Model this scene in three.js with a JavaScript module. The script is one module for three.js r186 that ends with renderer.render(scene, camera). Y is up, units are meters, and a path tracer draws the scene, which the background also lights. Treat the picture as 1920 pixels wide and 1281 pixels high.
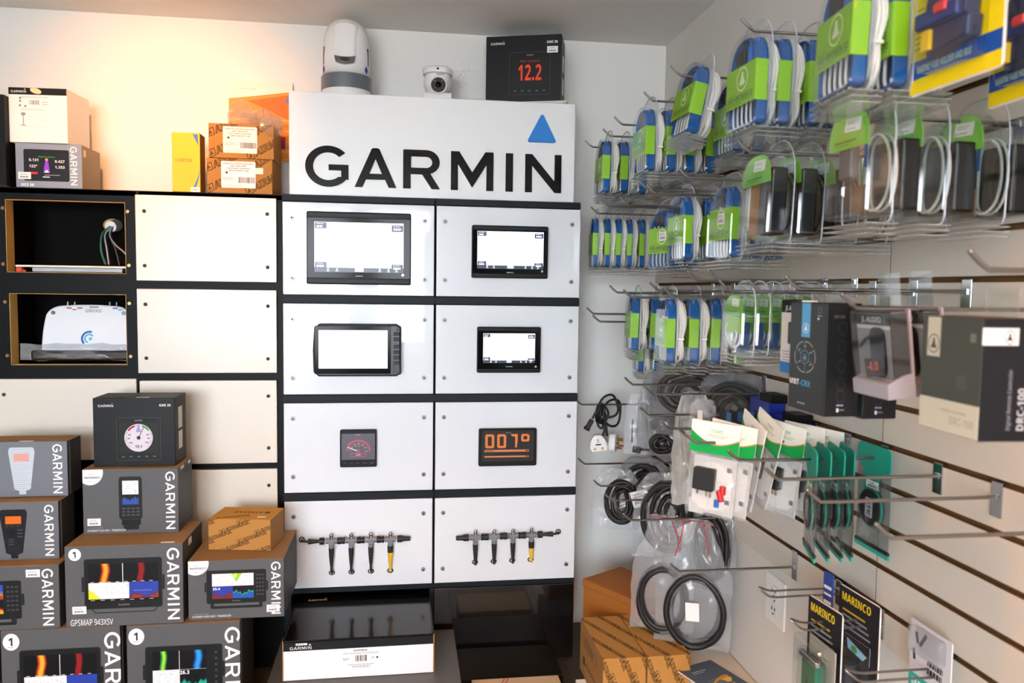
import * as THREE from 'three';
import { RoundedBoxGeometry } from 'three/addons/geometries/RoundedBoxGeometry.js';
import { mergeGeometries } from 'three/addons/utils/BufferGeometryUtils.js';
import { RectAreaLightUniformsLib } from 'three/addons/lights/RectAreaLightUniformsLib.js';
import { FontLoader } from 'three/addons/loaders/FontLoader.js';
import { TextGeometry } from 'three/addons/geometries/TextGeometry.js';

// ---------------------------------------------------------------- camera, sky, exposure
const EYE = 1.55;
const scene = new THREE.Scene();
const camera = new THREE.PerspectiveCamera(2 * Math.atan(640.5 / 1454.9) * 180 / Math.PI, 1920 / 1281, 0.05, 60);
camera.position.set(0, EYE, 0);
camera.rotation.set(-0.0661, -0.1403, 0.0131, 'YXZ');
camera.focus = 2.35; camera.userData.fStop = 5;
scene.background = new THREE.Color(0.9, 0.965, 1.04);          // overcast daylight beyond the shop front
scene.backgroundIntensity = 28;
const renderer = new THREE.WebGLRenderer();
renderer.toneMapping = THREE.LinearToneMapping;
renderer.toneMappingExposure = 1.0;
renderer.shadowMap.enabled = true;
RectAreaLightUniformsLib.init();

// ---------------------------------------------------------------- helpers
const V = (x, y, z) => new THREE.Vector3(x, y, z);
let seed = 7;
const rnd = () => { seed = (seed * 1664525 + 1013904223) >>> 0; return seed / 4294967296; };
const rr = (a, b) => a + (b - a) * rnd();
const used = {};
function numbered(n) { if (used[n] === undefined) { used[n] = 0; return n; } used[n]++; return n + '_' + String(used[n]).padStart(3, '0'); }
function mesh(name, geo, mat, parent, label) {
  const m = new THREE.Mesh(geo, mat); m.name = name; m.castShadow = m.receiveShadow = true;
  if (label) m.userData.label = label;
  parent.add(m); return m;
}
function thing(name, label, category, pos = [0, 0, 0], turn = 0, group) {
  const g = new THREE.Group(); g.name = numbered(name); scene.add(g);
  g.position.set(...pos); g.rotation.y = turn; g.userData = { label, category };
  if (group) g.userData.group = group;
  return g;
}
function structure(name, geo, mat) { const m = mesh(name, geo, mat, scene); m.userData.kind = 'structure'; return m; }
function copyOf(src, label, pos, turn, group) {
  const c = src.clone(); c.name = numbered(src.name.replace(/_\d+$/, '')); scene.add(c);
  c.userData = { ...src.userData, label }; if (group) c.userData.group = group;
  if (pos) c.position.set(...pos);
  c.rotation.set(0, turn ?? 0, 0);
  return c;
}
const bx = (w, h, d, x = 0, y = 0, z = 0) => new THREE.BoxGeometry(w, h, d).translate(x, y, z);
const rb = (w, h, d, r, x = 0, y = 0, z = 0, s = 2) => new RoundedBoxGeometry(w, h, d, s, Math.min(r, w / 2.01, h / 2.01, d / 2.01)).translate(x, y, z);
const cyl = (r1, r2, h, seg = 16) => new THREE.CylinderGeometry(r1, r2, h, seg);
const cylZ = (r1, r2, h, seg = 16) => cyl(r1, r2, h, seg).rotateX(Math.PI / 2);
const tube = (pts, r, seg = 24, rad = 6, closed = false) => new THREE.TubeGeometry(new THREE.CatmullRomCurve3(pts.map((p) => p.isVector3 ? p : V(...p)), closed, 'catmullrom', 0.5), seg, r, rad, closed);
function join(list) {
  return mergeGeometries(list.map((g) => { const n = g.index ? g.toNonIndexed() : g; for (const k of Object.keys(n.attributes)) if (!['position', 'normal', 'uv'].includes(k)) n.deleteAttribute(k); n.clearGroups(); return n; }));
}
function ext(shape, depth, bevel = 0, seg = 2, curve = 12) {
  return new THREE.ExtrudeGeometry(shape, { depth: depth - 2 * bevel, bevelEnabled: bevel > 0, bevelThickness: bevel, bevelSize: bevel, bevelOffset: -bevel, bevelSegments: seg, curveSegments: curve }).translate(0, 0, bevel);
}
function rrShape(w, h, r) {
  const s = new THREE.Shape(), x = -w / 2, y = -h / 2;
  s.moveTo(x + r, y); s.lineTo(x + w - r, y); s.quadraticCurveTo(x + w, y, x + w, y + r); s.lineTo(x + w, y + h - r); s.quadraticCurveTo(x + w, y + h, x + w - r, y + h);
  s.lineTo(x + r, y + h); s.quadraticCurveTo(x, y + h, x, y + h - r); s.lineTo(x, y + r); s.quadraticCurveTo(x, y, x + r, y);
  return s;
}
const poly = (pts) => new THREE.Shape(pts.map((p) => new THREE.Vector2(...p)));
// ---- materials
const std = (c, rough = 0.6, o = {}) => new THREE.MeshStandardMaterial({ color: c, roughness: rough, ...o });
const phy = (c, rough, o = {}) => new THREE.MeshPhysicalMaterial({ color: c, roughness: rough, ...o });
function tex(w, h, draw, o = {}) {
  const c = document.createElement('canvas'); c.width = w; c.height = h;
  const g = c.getContext('2d'); draw(g, w, h);
  const t = new THREE.CanvasTexture(c); t.colorSpace = o.linear ? THREE.NoColorSpace : THREE.SRGBColorSpace; t.magFilter = THREE.LinearFilter;
  if (o.repeat) { t.wrapS = t.wrapT = THREE.RepeatWrapping; }
  return t;
}
const noiseTex = (w, h, lo, hi, blur) => tex(w, h, (g) => {
  const d = g.getImageData(0, 0, w, h);
  for (let i = 0; i < w * h; i++) { const v = rr(lo, hi); d.data[4 * i] = d.data[4 * i + 1] = d.data[4 * i + 2] = v; d.data[4 * i + 3] = 255; }
  g.putImageData(d, 0, 0);
}, { linear: true, repeat: true });
const fillAll = (g, w, h, c) => { g.fillStyle = c; g.fillRect(0, 0, w, h); };
function speckle(g, w, h, n, a, cols = ['#000', '#fff'], s = 2) { g.save(); g.globalAlpha = a; for (let i = 0; i < n; i++) { g.fillStyle = cols[i % cols.length]; g.fillRect(rnd() * w, rnd() * h, s * (0.5 + rnd()), s * (0.5 + rnd())); } g.restore(); }
function txt(g, s, x, y, px, col, font = 'sans-serif', w = 'bold', align = 'left', max) { g.fillStyle = col; g.font = w + ' ' + px + 'px ' + font; g.textAlign = align; g.textBaseline = 'middle'; max ? g.fillText(s, x, y, max) : g.fillText(s, x, y); }
function rrect(g, x, y, w, h, r, fill, stroke, lw = 2) { g.beginPath(); g.roundRect(x, y, w, h, r); if (fill) { g.fillStyle = fill; g.fill(); } if (stroke) { g.strokeStyle = stroke; g.lineWidth = lw; g.stroke(); } }
function fineLines(g, x, y, w, n, gap, col, hgt = 2, align = 0) { g.fillStyle = col; for (let i = 0; i < n; i++) { let u = x + (align ? rnd() * w * 0.15 : 0); const e = x + w * rr(0.72, 1); while (u < e) { const l = rr(4, 14); g.fillRect(u, y + i * gap, Math.min(l, e - u), hgt); u += l + 3; } } }
function barcode(g, x, y, w, h) { g.fillStyle = '#fff'; g.fillRect(x - 4, y - 4, w + 8, h + 8); g.fillStyle = '#222'; let u = x; while (u < x + w) { const l = rr(1, 4.5); g.fillRect(u, y, Math.min(l, x + w - u), h); u += l + rr(1, 4); } }

// ---- the wordmark: outlines in units of the cap height, y up
const arcPts = (cx, cy, rx, ry, a0, a1, n) => Array.from({ length: n + 1 }, (_, i) => { const a = (a0 + (a1 - a0) * i / n) * Math.PI / 180; return [cx + rx * Math.cos(a), cy + ry * Math.sin(a)]; });
const GLYPHS = {
  G: { x: 0, o: [...arcPts(0.53, 0.5, 0.53, 0.52, 42, 322, 40), [1.0, 0.17], [1.0, 0.55], [0.54, 0.55], [0.54, 0.4], [0.83, 0.4], [0.83, 0.24], ...arcPts(0.53, 0.5, 0.35, 0.35, 312, 44, 34)], h: [] },
  A: { x: 1.14, o: [[0, 0], [0.4, 0.98], [0.44, 1], [0.54, 1], [0.58, 0.98], [0.98, 0], [0.8, 0], [0.715, 0.2], [0.265, 0.2], [0.18, 0]], h: [[[0.33, 0.34], [0.49, 0.74], [0.65, 0.34]]] },
  R: { x: 2.28, o: [[0, 0], [0, 0.98], [0.02, 1], [0.55, 1], ...arcPts(0.55, 0.69, 0.32, 0.31, 90, -72, 18), [0.88, 0], [0.68, 0], [0.45, 0.37], [0.18, 0.37], [0.18, 0]], h: [[[0.18, 0.53], [0.18, 0.84], [0.55, 0.84], ...arcPts(0.55, 0.685, 0.15, 0.155, 90, -90, 12)]] },
  M: { x: 3.42, o: [[0, 0], [0, 1], [0.2, 1], [0.515, 0.47], [0.83, 1], [1.03, 1], [1.03, 0], [0.86, 0], [0.86, 0.67], [0.515, 0.07], [0.17, 0.67], [0.17, 0]], h: [] },
  I: { x: 4.75, o: [[0, 0], [0, 1], [0.18, 1], [0.18, 0]], h: [] },
  N: { x: 5.23, o: [[0, 0], [0, 1], [0.17, 1], [0.73, 0.3], [0.73, 1], [0.9, 1], [0.9, 0], [0.74, 0], [0.17, 0.7], [0.17, 0]], h: [] },
};
const WORD_W = 6.13;
function wordmark(g, x, y, h, col, turn = 0, tri) {          // x, y: lower left of the word; turn in radians
  g.save(); g.translate(x, y); g.rotate(turn); g.scale(h, -h); g.fillStyle = col;
  for (const k of Object.keys(GLYPHS)) { const q = GLYPHS[k]; g.beginPath(); for (const c of [q.o, ...q.h]) { c.forEach((p, i) => (i ? g.lineTo(q.x + p[0], p[1]) : g.moveTo(q.x + p[0], p[1]))); g.closePath(); } g.fill('evenodd'); }
  if (tri) { g.fillStyle = tri; g.beginPath(); g.moveTo(5.35, 1.25); g.lineTo(6.05, 1.25); g.lineTo(5.7, 1.95); g.fill(); }
  g.restore();
}

// ---------------------------------------------------------------- printed surfaces
const GREY = '#56575a';
function seabed(g, x, y, w, h, base, cols, top) {            // a sonar trace: jagged bottom under open water
  g.fillStyle = base; g.fillRect(x, y, w, h);
  for (let i = 0; i < w; i += 2) { const t = y + h * (top + 0.12 * Math.sin(i / w * 9 + h) + 0.07 * Math.sin(i / w * 31)) + rr(-2, 2); cols.forEach((c, k) => { g.fillStyle = c; const yy = t + k * h * 0.1; if (yy < y + h) g.fillRect(x + i, yy, 2, y + h - yy); }); }
}
function chart(g, x, y, w, h, corner) {
  g.fillStyle = '#e9ebee'; g.fillRect(x, y, w, h);
  for (let i = 0; i < w * h / 160; i++) { g.fillStyle = i % 3 ? '#33363a' : '#9aa'; g.fillRect(x + rr(2, w - 6), y + rr(2, h - 4), rr(1, 4), rr(1, 3)); }
  if (corner) { g.fillStyle = '#d8d320'; g.beginPath(); g.moveTo(x, y + h * 0.35); g.quadraticCurveTo(x + w * 0.12, y + h * 0.6, x + w * 0.3, y + h); g.lineTo(x, y + h); g.fill(); }
}
function beam(g, x, y, w, h, cols) { for (let i = 0; i < h; i += 2) { const o = Math.sin(i / h * 5) * w * 0.12; cols.forEach((c, k) => { g.fillStyle = c; g.fillRect(x + o + k * w * 0.16 + rr(-2, 2), y + i, w * (1 - k * 0.3), 2); }); } }
function screen(g, x, y, w, h, kind) {
  g.save(); g.beginPath(); g.rect(x, y, w, h); g.clip();
  g.fillStyle = '#08090b'; g.fillRect(x, y, w, h);
  const u = h / 2;
  if (kind === 'tri') {
    beam(g, x + w * 0.17, y, w * 0.13, u, ['#7a1c08', '#e0601a', '#f5b032']); beam(g, x + w * 0.7, y, w * 0.1, u, ['#4c0a10', '#8c1a1c']);
    g.fillStyle = '#d8d8d8'; g.fillRect(x + w * 0.485, y, w * 0.012, u);
    chart(g, x, y + u, w * 0.58, u * 0.86, true); seabed(g, x + w * 0.58, y + u, w * 0.42, u * 0.86, '#2a3f9c', ['#7a2320', '#8f3a30'], 0.8);
    g.fillStyle = '#9fb4ff'; g.fillRect(x + w * 0.64, y + u * 1.45, w * 0.26, 2);
    g.fillStyle = '#dfe3e6'; for (let i = 0; i < 8; i++) g.fillRect(x + w * (0.03 + i * 0.12), y + u * 0.95, w * 0.05, 4);
    for (let i = 0; i < 7; i++) g.fillRect(x + w * (0.03 + i * 0.14), y + h * 0.955, w * 0.06, 3);
  } else if (kind === 'blue') {
    beam(g, x + w * 0.14, y, w * 0.12, u, ['#157a4a', '#44b03c', '#a8d634']); beam(g, x + w * 0.76, y, w * 0.16, u, ['#123a86', '#1e74c4', '#28a0d8']);
    g.fillStyle = '#e8e8e8'; g.fillRect(x + w * 0.49, y, w * 0.012, h); g.fillRect(x, y + u - 2, w, 3);
    chart(g, x, y + u, w * 0.49, u * 0.9, false); seabed(g, x + w * 0.505, y + u, w * 0.5, u * 0.9, '#0b0d10', ['#0f6a60', '#1fae94'], 0.72);
    txt(g, '26.3', x + w * 0.5, y + u * 1.15, h * 0.14, '#fff'); g.fillStyle = '#d9dee0'; g.fillRect(x, y + h * 0.94, w, h * 0.06);
  } else if (kind === 'split') {
    chart(g, x, y, w, u, false); g.fillStyle = '#86c83a'; g.beginPath(); g.moveTo(x + w * 0.48, y); g.lineTo(x + w * 0.72, y); g.lineTo(x + w * 0.58, y + u * 0.7); g.fill(); g.fillStyle = '#d8e04a'; g.fillRect(x + w * 0.52, y, w * 0.08, u * 0.35);
    seabed(g, x, y + u, w * 0.5, u, '#2a3a98', ['#4a2a70', '#7c2420'], 0.62); seabed(g, x + w * 0.5, y + u, w * 0.5, u, '#0a0c18', ['#28a86a', '#1d4fae'], 0.5); txt(g, '25.4', x + 4, y + u * 1.2, h * 0.14, '#fff');
  } else if (kind === 'fire') {
    seabed(g, x, y, w, u, '#2a49b0', ['#2f86c8', '#c84a20', '#e08020', '#8f2a18'], 0.45); g.fillStyle = '#e8d040'; g.fillRect(x, y + u, w, 4);
    seabed(g, x, y + u, w, u, '#0a0b10', ['#7a1c10', '#e0701c', '#f0b030'], 0.6); txt(g, '22.2', x + 4, y + h * 0.1, h * 0.16, '#fff');
  } else if (kind === 'tall') {
    chart(g, x, y, w, h * 0.58, false); seabed(g, x, y + h * 0.58, w, h * 0.42, '#10161c', ['#3c5a78', '#2a4ab4'], 0.42);
  }
  g.restore();
}
function plotter(g, x, y, w, h, kind, keys, cradle) {        // printed picture of a chart plotter
  g.fillStyle = '#161719';
  rrect(g, x - w * 0.035, y + h * 0.35, w * 1.07, h * 0.3, 8, '#1d1e20');
  if (cradle) { rrect(g, x + w * 0.06, y + h * 0.8, w * 0.88, h * 0.36, 12, '#1b1c1e'); rrect(g, x + w * 0.12, y + h * 1.01, w * 0.76, h * 0.07, 6, '#5a5c60'); }
  rrect(g, x, y, w, h, h * 0.05, '#17181a', '#2b2d30', 3);
  const sw = w * (keys ? 0.7 : 0.9);
  screen(g, x + w * (keys ? 0.09 : 0.05), y + h * 0.1, sw, h * 0.76, kind);
  if (keys) { g.fillStyle = '#3a3c40'; for (let r = 0; r < 6; r++) for (let c = 0; c < (keys > 1 ? 3 : 1); c++) rrect(g, x + w * (keys > 1 ? 0.83 + c * 0.05 : 0.9), y + h * (0.14 + r * 0.12), w * 0.035, h * 0.05, 2, '#3d4046'); }
  wordmark(g, x + w * 0.43, y + h * 0.95, h * 0.035, '#8a8c90');
}
function greyFront(w, h, o) {
  return tex(w, h, (g) => {
    fillAll(g, w, h, GREY); speckle(g, w, h, 900, 0.05);
    o.draw(g, w, h);
    const H = o.mark ?? 0.11; wordmark(g, w * (o.mx ?? 0.865), h * (o.my ?? 0.05), h * 0.9 / WORD_W, '#e9e9ea', Math.PI / 2);
    if (o.badge === 1) { g.beginPath(); g.arc(w * 0.085, h * 0.1, h * 0.075, 0, 7); g.fillStyle = '#ececec'; g.fill(); txt(g, '1', w * 0.085, h * 0.1, h * 0.1, '#222', 'sans-serif', 'bold', 'center'); fineLines(g, w * 0.06, h * 0.145, w * 0.05, 1, 4, '#333'); txt(g, '#', w * 0.066, h * 0.075, h * 0.03, '#222'); }
    if (o.badge === 2) { g.beginPath(); g.arc(w * 0.08, h * 0.04, h * 0.2, 0, 7); g.fillStyle = '#ececec'; g.fill(); txt(g, 'NAVIONICS', w * 0.018, h * 0.125, h * 0.045, '#23356a'); fineLines(g, w * 0.06, h * 0.07, w * 0.06, 1, 4, '#555'); fineLines(g, w * 0.06, h * 0.185, w * 0.05, 1, 4, '#555'); }
    if (o.title) txt(g, o.title, w * (o.tx ?? 0.04), h * 0.945, h * (o.ts ?? 0.05), '#e6e6e6', 'sans-serif', 'normal', 'left', w * (o.tw ?? 0.4));
    if (o.title) fineLines(g, w * 0.05, h * 0.9, w * 0.2, 1, 4, '#c0c0c0');
  });
}
function handset(g, x, y, w, h, body, lcd, wrapped) {
  g.fillStyle = body; g.beginPath(); g.moveTo(x + w * 0.1, y); g.lineTo(x + w * 0.9, y); g.quadraticCurveTo(x + w, y, x + w, y + h * 0.12); g.lineTo(x + w * 0.82, y + h * 0.9); g.quadraticCurveTo(x + w * 0.5, y + h, x + w * 0.2, y + h * 0.9); g.lineTo(x, y + h * 0.12); g.quadraticCurveTo(x, y, x + w * 0.1, y); g.fill();
  g.fillRect(x + w * 0.38, y + h * 0.92, w * 0.26, h * 0.1);
  g.fillStyle = lcd; g.fillRect(x + w * 0.2, y + h * 0.14, w * 0.58, h * 0.16);
  if (wrapped) { for (let i = 0; i < 40; i++) { g.fillStyle = i % 2 ? 'rgba(255,255,255,0.35)' : 'rgba(70,80,90,0.22)'; g.fillRect(x + w * 0.1 + rr(0, 6), y + h * (0.05 + i * 0.022), w * rr(0.5, 0.78), 2); } return; }
  g.fillStyle = '#0c0d0e'; g.beginPath(); g.arc(x + w * 0.42, y + h * 0.48, w * 0.17, 0, 7); g.fill();
  g.fillStyle = '#55585c'; for (let i = 0; i < 3; i++) { g.fillRect(x + w * (0.2 + i * 0.2), y + h * 0.34, w * 0.12, 3); g.fillRect(x + w * 0.64, y + h * (0.42 + i * 0.07), w * 0.18, 5); g.fillRect(x + w * 0.3, y + h * (0.62 + i * 0.05), w * 0.2, 4); }
  g.fillStyle = '#222428'; for (let i = 0; i < 8; i++) g.fillRect(x + w * 0.26, y + h * (0.76 + i * 0.018), w * 0.46, 3);
}
function dial(g, x, y, r, face, ink, red, green) {
  g.beginPath(); g.arc(x, y, r, 0, 7); g.fillStyle = face; g.fill();
  if (red) { g.lineWidth = r * 0.13; g.strokeStyle = red; g.beginPath(); g.arc(x, y, r * 0.88, Math.PI * 1.2, Math.PI * 1.4); g.stroke(); g.strokeStyle = green; g.beginPath(); g.arc(x, y, r * 0.88, Math.PI * 1.6, Math.PI * 1.8); g.stroke(); }
  g.strokeStyle = ink; for (let i = 0; i < 40; i++) { const a = Math.PI * (0.75 + i / 39 * 1.5); g.lineWidth = i % 5 ? 1.5 : 3; g.beginPath(); g.moveTo(x + r * 0.95 * Math.cos(a), y + r * 0.95 * Math.sin(a)); g.lineTo(x + r * 0.84 * Math.cos(a), y + r * 0.84 * Math.sin(a)); g.stroke(); }
}
const gmiFront = (kind) => tex(560, 480, (g, w, h) => {
  fillAll(g, w, h, '#0d0e10');
  wordmark(g, 34, 62, 17, '#f2f2f2', 0, '#2f62c8'); txt(g, 'GMI 20', w - 108, 52, 24, '#f0f0f0', 'sans-serif', 'bold');
  const y0 = kind ? 120 : 138, s = 300, x0 = kind ? 178 : 158;
  rrect(g, x0, y0, s, s, 14, '#0b0c0e', '#3c3f44', 3); rrect(g, x0 + 16, y0 + 34, s - 32, s - 84, 4, kind ? '#131012' : '#191b14');
  wordmark(g, x0 + s / 2 - 24, y0 + 24, 8, '#c8c8c8');
  if (kind) { g.save(); g.translate(x0 + s / 2, y0 + 145); g.scale(0.72, 1.2); txt(g, '12.2', 0, 0, 130, '#e8421f', 'sans-serif', 'bold', 'center'); g.restore(); txt(g, 'Water Speed kts', x0 + s / 2, y0 + 62, 20, '#d23a1c', 'sans-serif', 'normal', 'center'); }
  else { const cx = x0 + s / 2, cy = y0 + 142; dial(g, cx, cy, 98, '#cfc8d4', '#333', '#b03030', '#3a9a44'); g.fillStyle = '#8e8ec8'; g.beginPath(); g.moveTo(cx, cy - 96); g.lineTo(cx + 20, cy - 40); g.lineTo(cx - 20, cy - 40); g.fill(); g.strokeStyle = '#7a2030'; g.lineWidth = 5; g.beginPath(); g.moveTo(cx, cy); g.lineTo(cx + 34, cy - 70); g.stroke(); g.fillStyle = '#222'; g.beginPath(); g.arc(cx, cy, 13, 0, 7); g.fill(); txt(g, '19.1', cx, cy + 62, 26, '#222', 'sans-serif', 'bold', 'center'); for (const [a, t] of [[-62, '30'], [62, '30']]) { txt(g, '60', cx + a, cy - 22, 16, '#333', 'sans-serif', 'bold', 'center'); txt(g, '90', cx + a * 1.1, cy + 4, 16, '#333', 'sans-serif', 'bold', 'center'); txt(g, '120', cx + a * 0.9, cy + 34, 16, '#333', 'sans-serif', 'bold', 'center'); } }
  for (let i = 0; i < 5; i++) { rrect(g, x0 + 24 + i * 54, y0 + s - 36, 36, 20, 8, '#1c1e22'); g.fillStyle = '#a8a8a8'; g.fillRect(x0 + 36 + i * 54, y0 + s - 27, 12, 3); }
});
const T = {};
T.gmiDial = gmiFront(0); T.gmiSpeed = gmiFront(1);
T.plus44 = greyFront(640, 430, { badge: 2, title: 'ECHOMAP PLUS 44CV - TRANSDUCER', ts: 0.045, draw(g, w, h) { rrect(g, w * 0.42, h * 0.82, w * 0.16, h * 0.12, 8, '#1a1b1d'); rrect(g, w * 0.4, h * 0.75, w * 0.2, h * 0.12, 6, '#151618'); rrect(g, w * 0.375, h * 0.12, w * 0.24, h * 0.66, 20, '#1a1b1e', '#2d2f33', 4); screen(g, w * 0.41, h * 0.18, w * 0.17, h * 0.37, 'tall'); for (let r = 0; r < 3; r++) for (let c = 0; c < 4; c++) rrect(g, w * (0.405 + c * 0.05), h * (0.6 + r * 0.05), w * 0.035, h * 0.025, 2, '#44474c'); } });
T.map943 = greyFront(760, 540, { badge: 1, title: 'GPSMAP 943XSV', tx: 0.035, ts: 0.1, tw: 0.36, draw(g, w, h) { g.strokeStyle = '#2c2d30'; g.lineWidth = 8; g.beginPath(); g.moveTo(w * 0.2, h * 0.75); g.lineTo(w * 0.25, h * 0.83); g.lineTo(w * 0.75, h * 0.83); g.lineTo(w * 0.8, h * 0.75); g.stroke(); plotter(g, w * 0.16, h * 0.16, w * 0.66, h * 0.62, 'tri', 0); } });
T.uhd54 = greyFront(640, 430, { badge: 2, title: 'ECHOMAP UHD2 54CV - TRANSDUCER', ts: 0.045, draw(g, w, h) { plotter(g, w * 0.19, h * 0.17, w * 0.62, h * 0.56, 'split', 2, true); } });
T.wide = greyFront(760, 460, { draw(g, w, h) { plotter(g, w * 0.02, h * 0.22, w * 0.68, h * 0.6, 'fire', 2, true); } });
T.big9 = greyFront(760, 700, { badge: 1, mark: 0.1, draw(g, w, h) { plotter(g, w * 0.16, h * 0.2, w * 0.68, h * 0.46, 'blue', 1, true); } });
T.big9b = greyFront(760, 700, { badge: 1, draw(g, w, h) { plotter(g, w * 0.15, h * 0.18, w * 0.68, h * 0.5, 'tri', 0, true); } });
T.vhfSilver = greyFront(640, 380, { draw(g, w, h) { g.fillStyle = '#6e737a'; g.fillRect(0, 0, w, h); handset(g, w * 0.46, h * 0.1, w * 0.24, h * 0.84, '#b9c2cc', '#d8948c', true); } });
T.vhfBlack = greyFront(640, 380, { draw(g, w, h) { g.fillStyle = '#63666b'; g.fillRect(0, 0, w, h); handset(g, w * 0.44, h * 0.12, w * 0.26, h * 0.84, '#16171a', '#e0661a', false); } });
T.antenna = tex(520, 520, (g, w, h) => { fillAll(g, w, h, '#f1eee8'); g.fillStyle = '#17181b'; g.fillRect(0, 0, w, 66); wordmark(g, 22, 48, 22, '#f0f0f0', 0, '#d8d8d8'); g.fillStyle = '#e8c896'; g.beginPath(); g.ellipse(w * 0.47, 28, 52, 26, 0.3, 0, 7); g.fill(); g.fillStyle = '#ddd'; fineLines(g, 110, 86, 250, 1, 9, '#888', 6); barcode(g, 185, 116, 90, 44); for (const [x, y] of [[95, 90], [95, 118], [92, 160], [140, 166]]) { g.fillStyle = '#7a7a7a'; g.fillRect(x, y, 18, 18); } fineLines(g, 300, 130, 70, 2, 22, '#999', 8); fineLines(g, 110, 196, 240, 3, 8, '#aaa', 3); g.fillStyle = '#8d8d8f'; g.beginPath(); g.ellipse(128, 250, 22, 16, 0, 0, 7); g.fill(); g.fillRect(124, 262, 8, 96); g.fillRect(108, 352, 40, 8); g.strokeStyle = '#aaa'; g.lineWidth = 2; g.beginPath(); g.moveTo(84, 362); g.lineTo(330, 376); g.stroke(); for (const x of [228, 262]) { g.beginPath(); g.moveTo(x, 368); g.lineTo(x, 330); g.stroke(); } fineLines(g, 170, 270, 60, 1, 5, '#bbb', 4); fineLines(g, 310, 270, 60, 2, 30, '#bbb', 4); });
T.instrument = tex(560, 400, (g, w, h) => { fillAll(g, w, h, '#868d9b'); rrect(g, 70, 56, 380, 282, 16, '#15171b', '#0d0e10', 4); txt(g, 'Polaris Alarm', 260, 120, 22, '#2f9a4e', 'sans-serif', 'bold', 'center'); txt(g, '0.131', 112, 150, 34, '#e8e8ea'); txt(g, '122°', 112, 206, 34, '#e8e8ea'); txt(g, '0.427', 330, 158, 34, '#e8e8ea'); txt(g, '1.353', 330, 210, 34, '#e8e8ea'); g.fillStyle = '#8a3ac8'; g.beginPath(); g.moveTo(250, 150); g.lineTo(272, 150); g.lineTo(288, 262); g.lineTo(232, 262); g.fill(); g.fillStyle = '#e8a020'; g.beginPath(); g.arc(261, 144, 12, 0, 7); g.fill(); g.fillStyle = '#f0f0f0'; g.beginPath(); g.moveTo(260, 234); g.lineTo(282, 262); g.lineTo(238, 262); g.fill(); rrect(g, 108, 258, 76, 20, 6, '#d2302a'); g.fillStyle = '#dfe0e2'; g.fillRect(225, 298, 60, 8); g.fillRect(240, 282, 130, 3); wordmark(g, 462, 20, 350 / WORD_W, '#e8e8ec', Math.PI / 2); txt(g, 'OCS 50', 40, 376, 34, '#f0f0f0'); });
T.cortex = tex(256, 560, (g, w, h) => { fillAll(g, w, h, '#e2b21c'); g.fillStyle = '#3d63b8'; g.beginPath(); g.moveTo(190, 12); g.lineTo(236, 12); g.lineTo(244, 120); g.quadraticCurveTo(214, 60, 190, 12); g.fill(); g.beginPath(); g.moveTo(250, 350); g.quadraticCurveTo(230, 450, 190, 515); g.lineTo(214, 515); g.quadraticCurveTo(246, 450, 252, 350); g.fill(); txt(g, 'CORTEX', 26, 262, 42, '#8c6a2c', 'sans-serif', 'bold', 'left', 196); g.fillStyle = '#f2ead6'; g.fillRect(166, 514, 84, 46); g.fillStyle = '#c04030'; g.fillRect(184, 534, 44, 6); });
const KRAFT = '#ad7c3f';
function airmarWord(g, x, y, px, a) { g.save(); g.translate(x, y); g.rotate(a); g.lineWidth = Math.max(2, px * 0.08); g.strokeStyle = '#4a3418'; g.font = 'bold ' + px + 'px sans-serif'; g.textBaseline = 'middle'; g.transform(1, 0, -0.15, 1, 0, 0); g.strokeText('AIRMAR', 0, 0); g.strokeRect(-px * 0.95, -px * 0.36, px * 0.78, px * 0.72); g.fillStyle = '#5a4326'; g.beginPath(); g.moveTo(-px * 0.85, px * 0.25); g.lineTo(-px * 0.6, -px * 0.3); g.lineTo(-px * 0.45, px * 0.05); g.lineTo(-px * 0.25, px * 0.1); g.fill(); g.restore(); }
const airmarPattern = (a, px, dx, dy) => tex(640, 480, (g, w, h) => { fillAll(g, w, h, KRAFT); speckle(g, w, h, 2600, 0.06, ['#6a4a20', '#e0b070'], 2); for (let i = -2; i < 6; i++) for (let j = -2; j < 6; j++) airmarWord(g, i * dx + (j % 2) * dx * 0.5, j * dy + 20, px, a); });
T.airTop = airmarPattern(0.62, 62, 330, 118); T.airFront = airmarPattern(1.0, 78, 330, 175); T.airSmall = airmarPattern(-0.5, 70, 360, 150);
T.airLid = tex(512, 360, (g, w, h) => { fillAll(g, w, h, '#c98a35'); speckle(g, w, h, 1500, 0.06, ['#6a4a20', '#e0b070']); g.save(); g.translate(w / 2 + 10, h * 0.42); g.rotate(Math.PI); txt(g, 'AIRMAR', -120, 0, 64, '#5a4326'); rrect(g, -178, -26, 46, 50, 2, '#5a4326'); g.restore(); airmarWord(g, 110, 320, 54, -0.4); g.fillStyle = '#f2eee6'; g.fillRect(380, 268, 66, 34); });
T.airSide = tex(300, 480, (g, w, h) => { fillAll(g, w, h, '#9c7040'); speckle(g, w, h, 900, 0.07, ['#5a3a18', '#d0a060']); rrect(g, 46, 92, 170, 96, 4, null, '#4a3a28', 4); fineLines(g, 62, 104, 140, 8, 10, '#4a3a28', 5); rrect(g, 46, 292, 26, 76, 2, '#3c3430'); txt(g, 'AIRMAR', 80, 330, 42, '#3c3430', 'sans-serif', 'bold', 'left', 150); rrect(g, 52, 430, 200, 40, 3, null, '#4a3a28', 4); rrect(g, 236, 300, 60, 70, 2, null, '#4a3a28', 4); });
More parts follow.
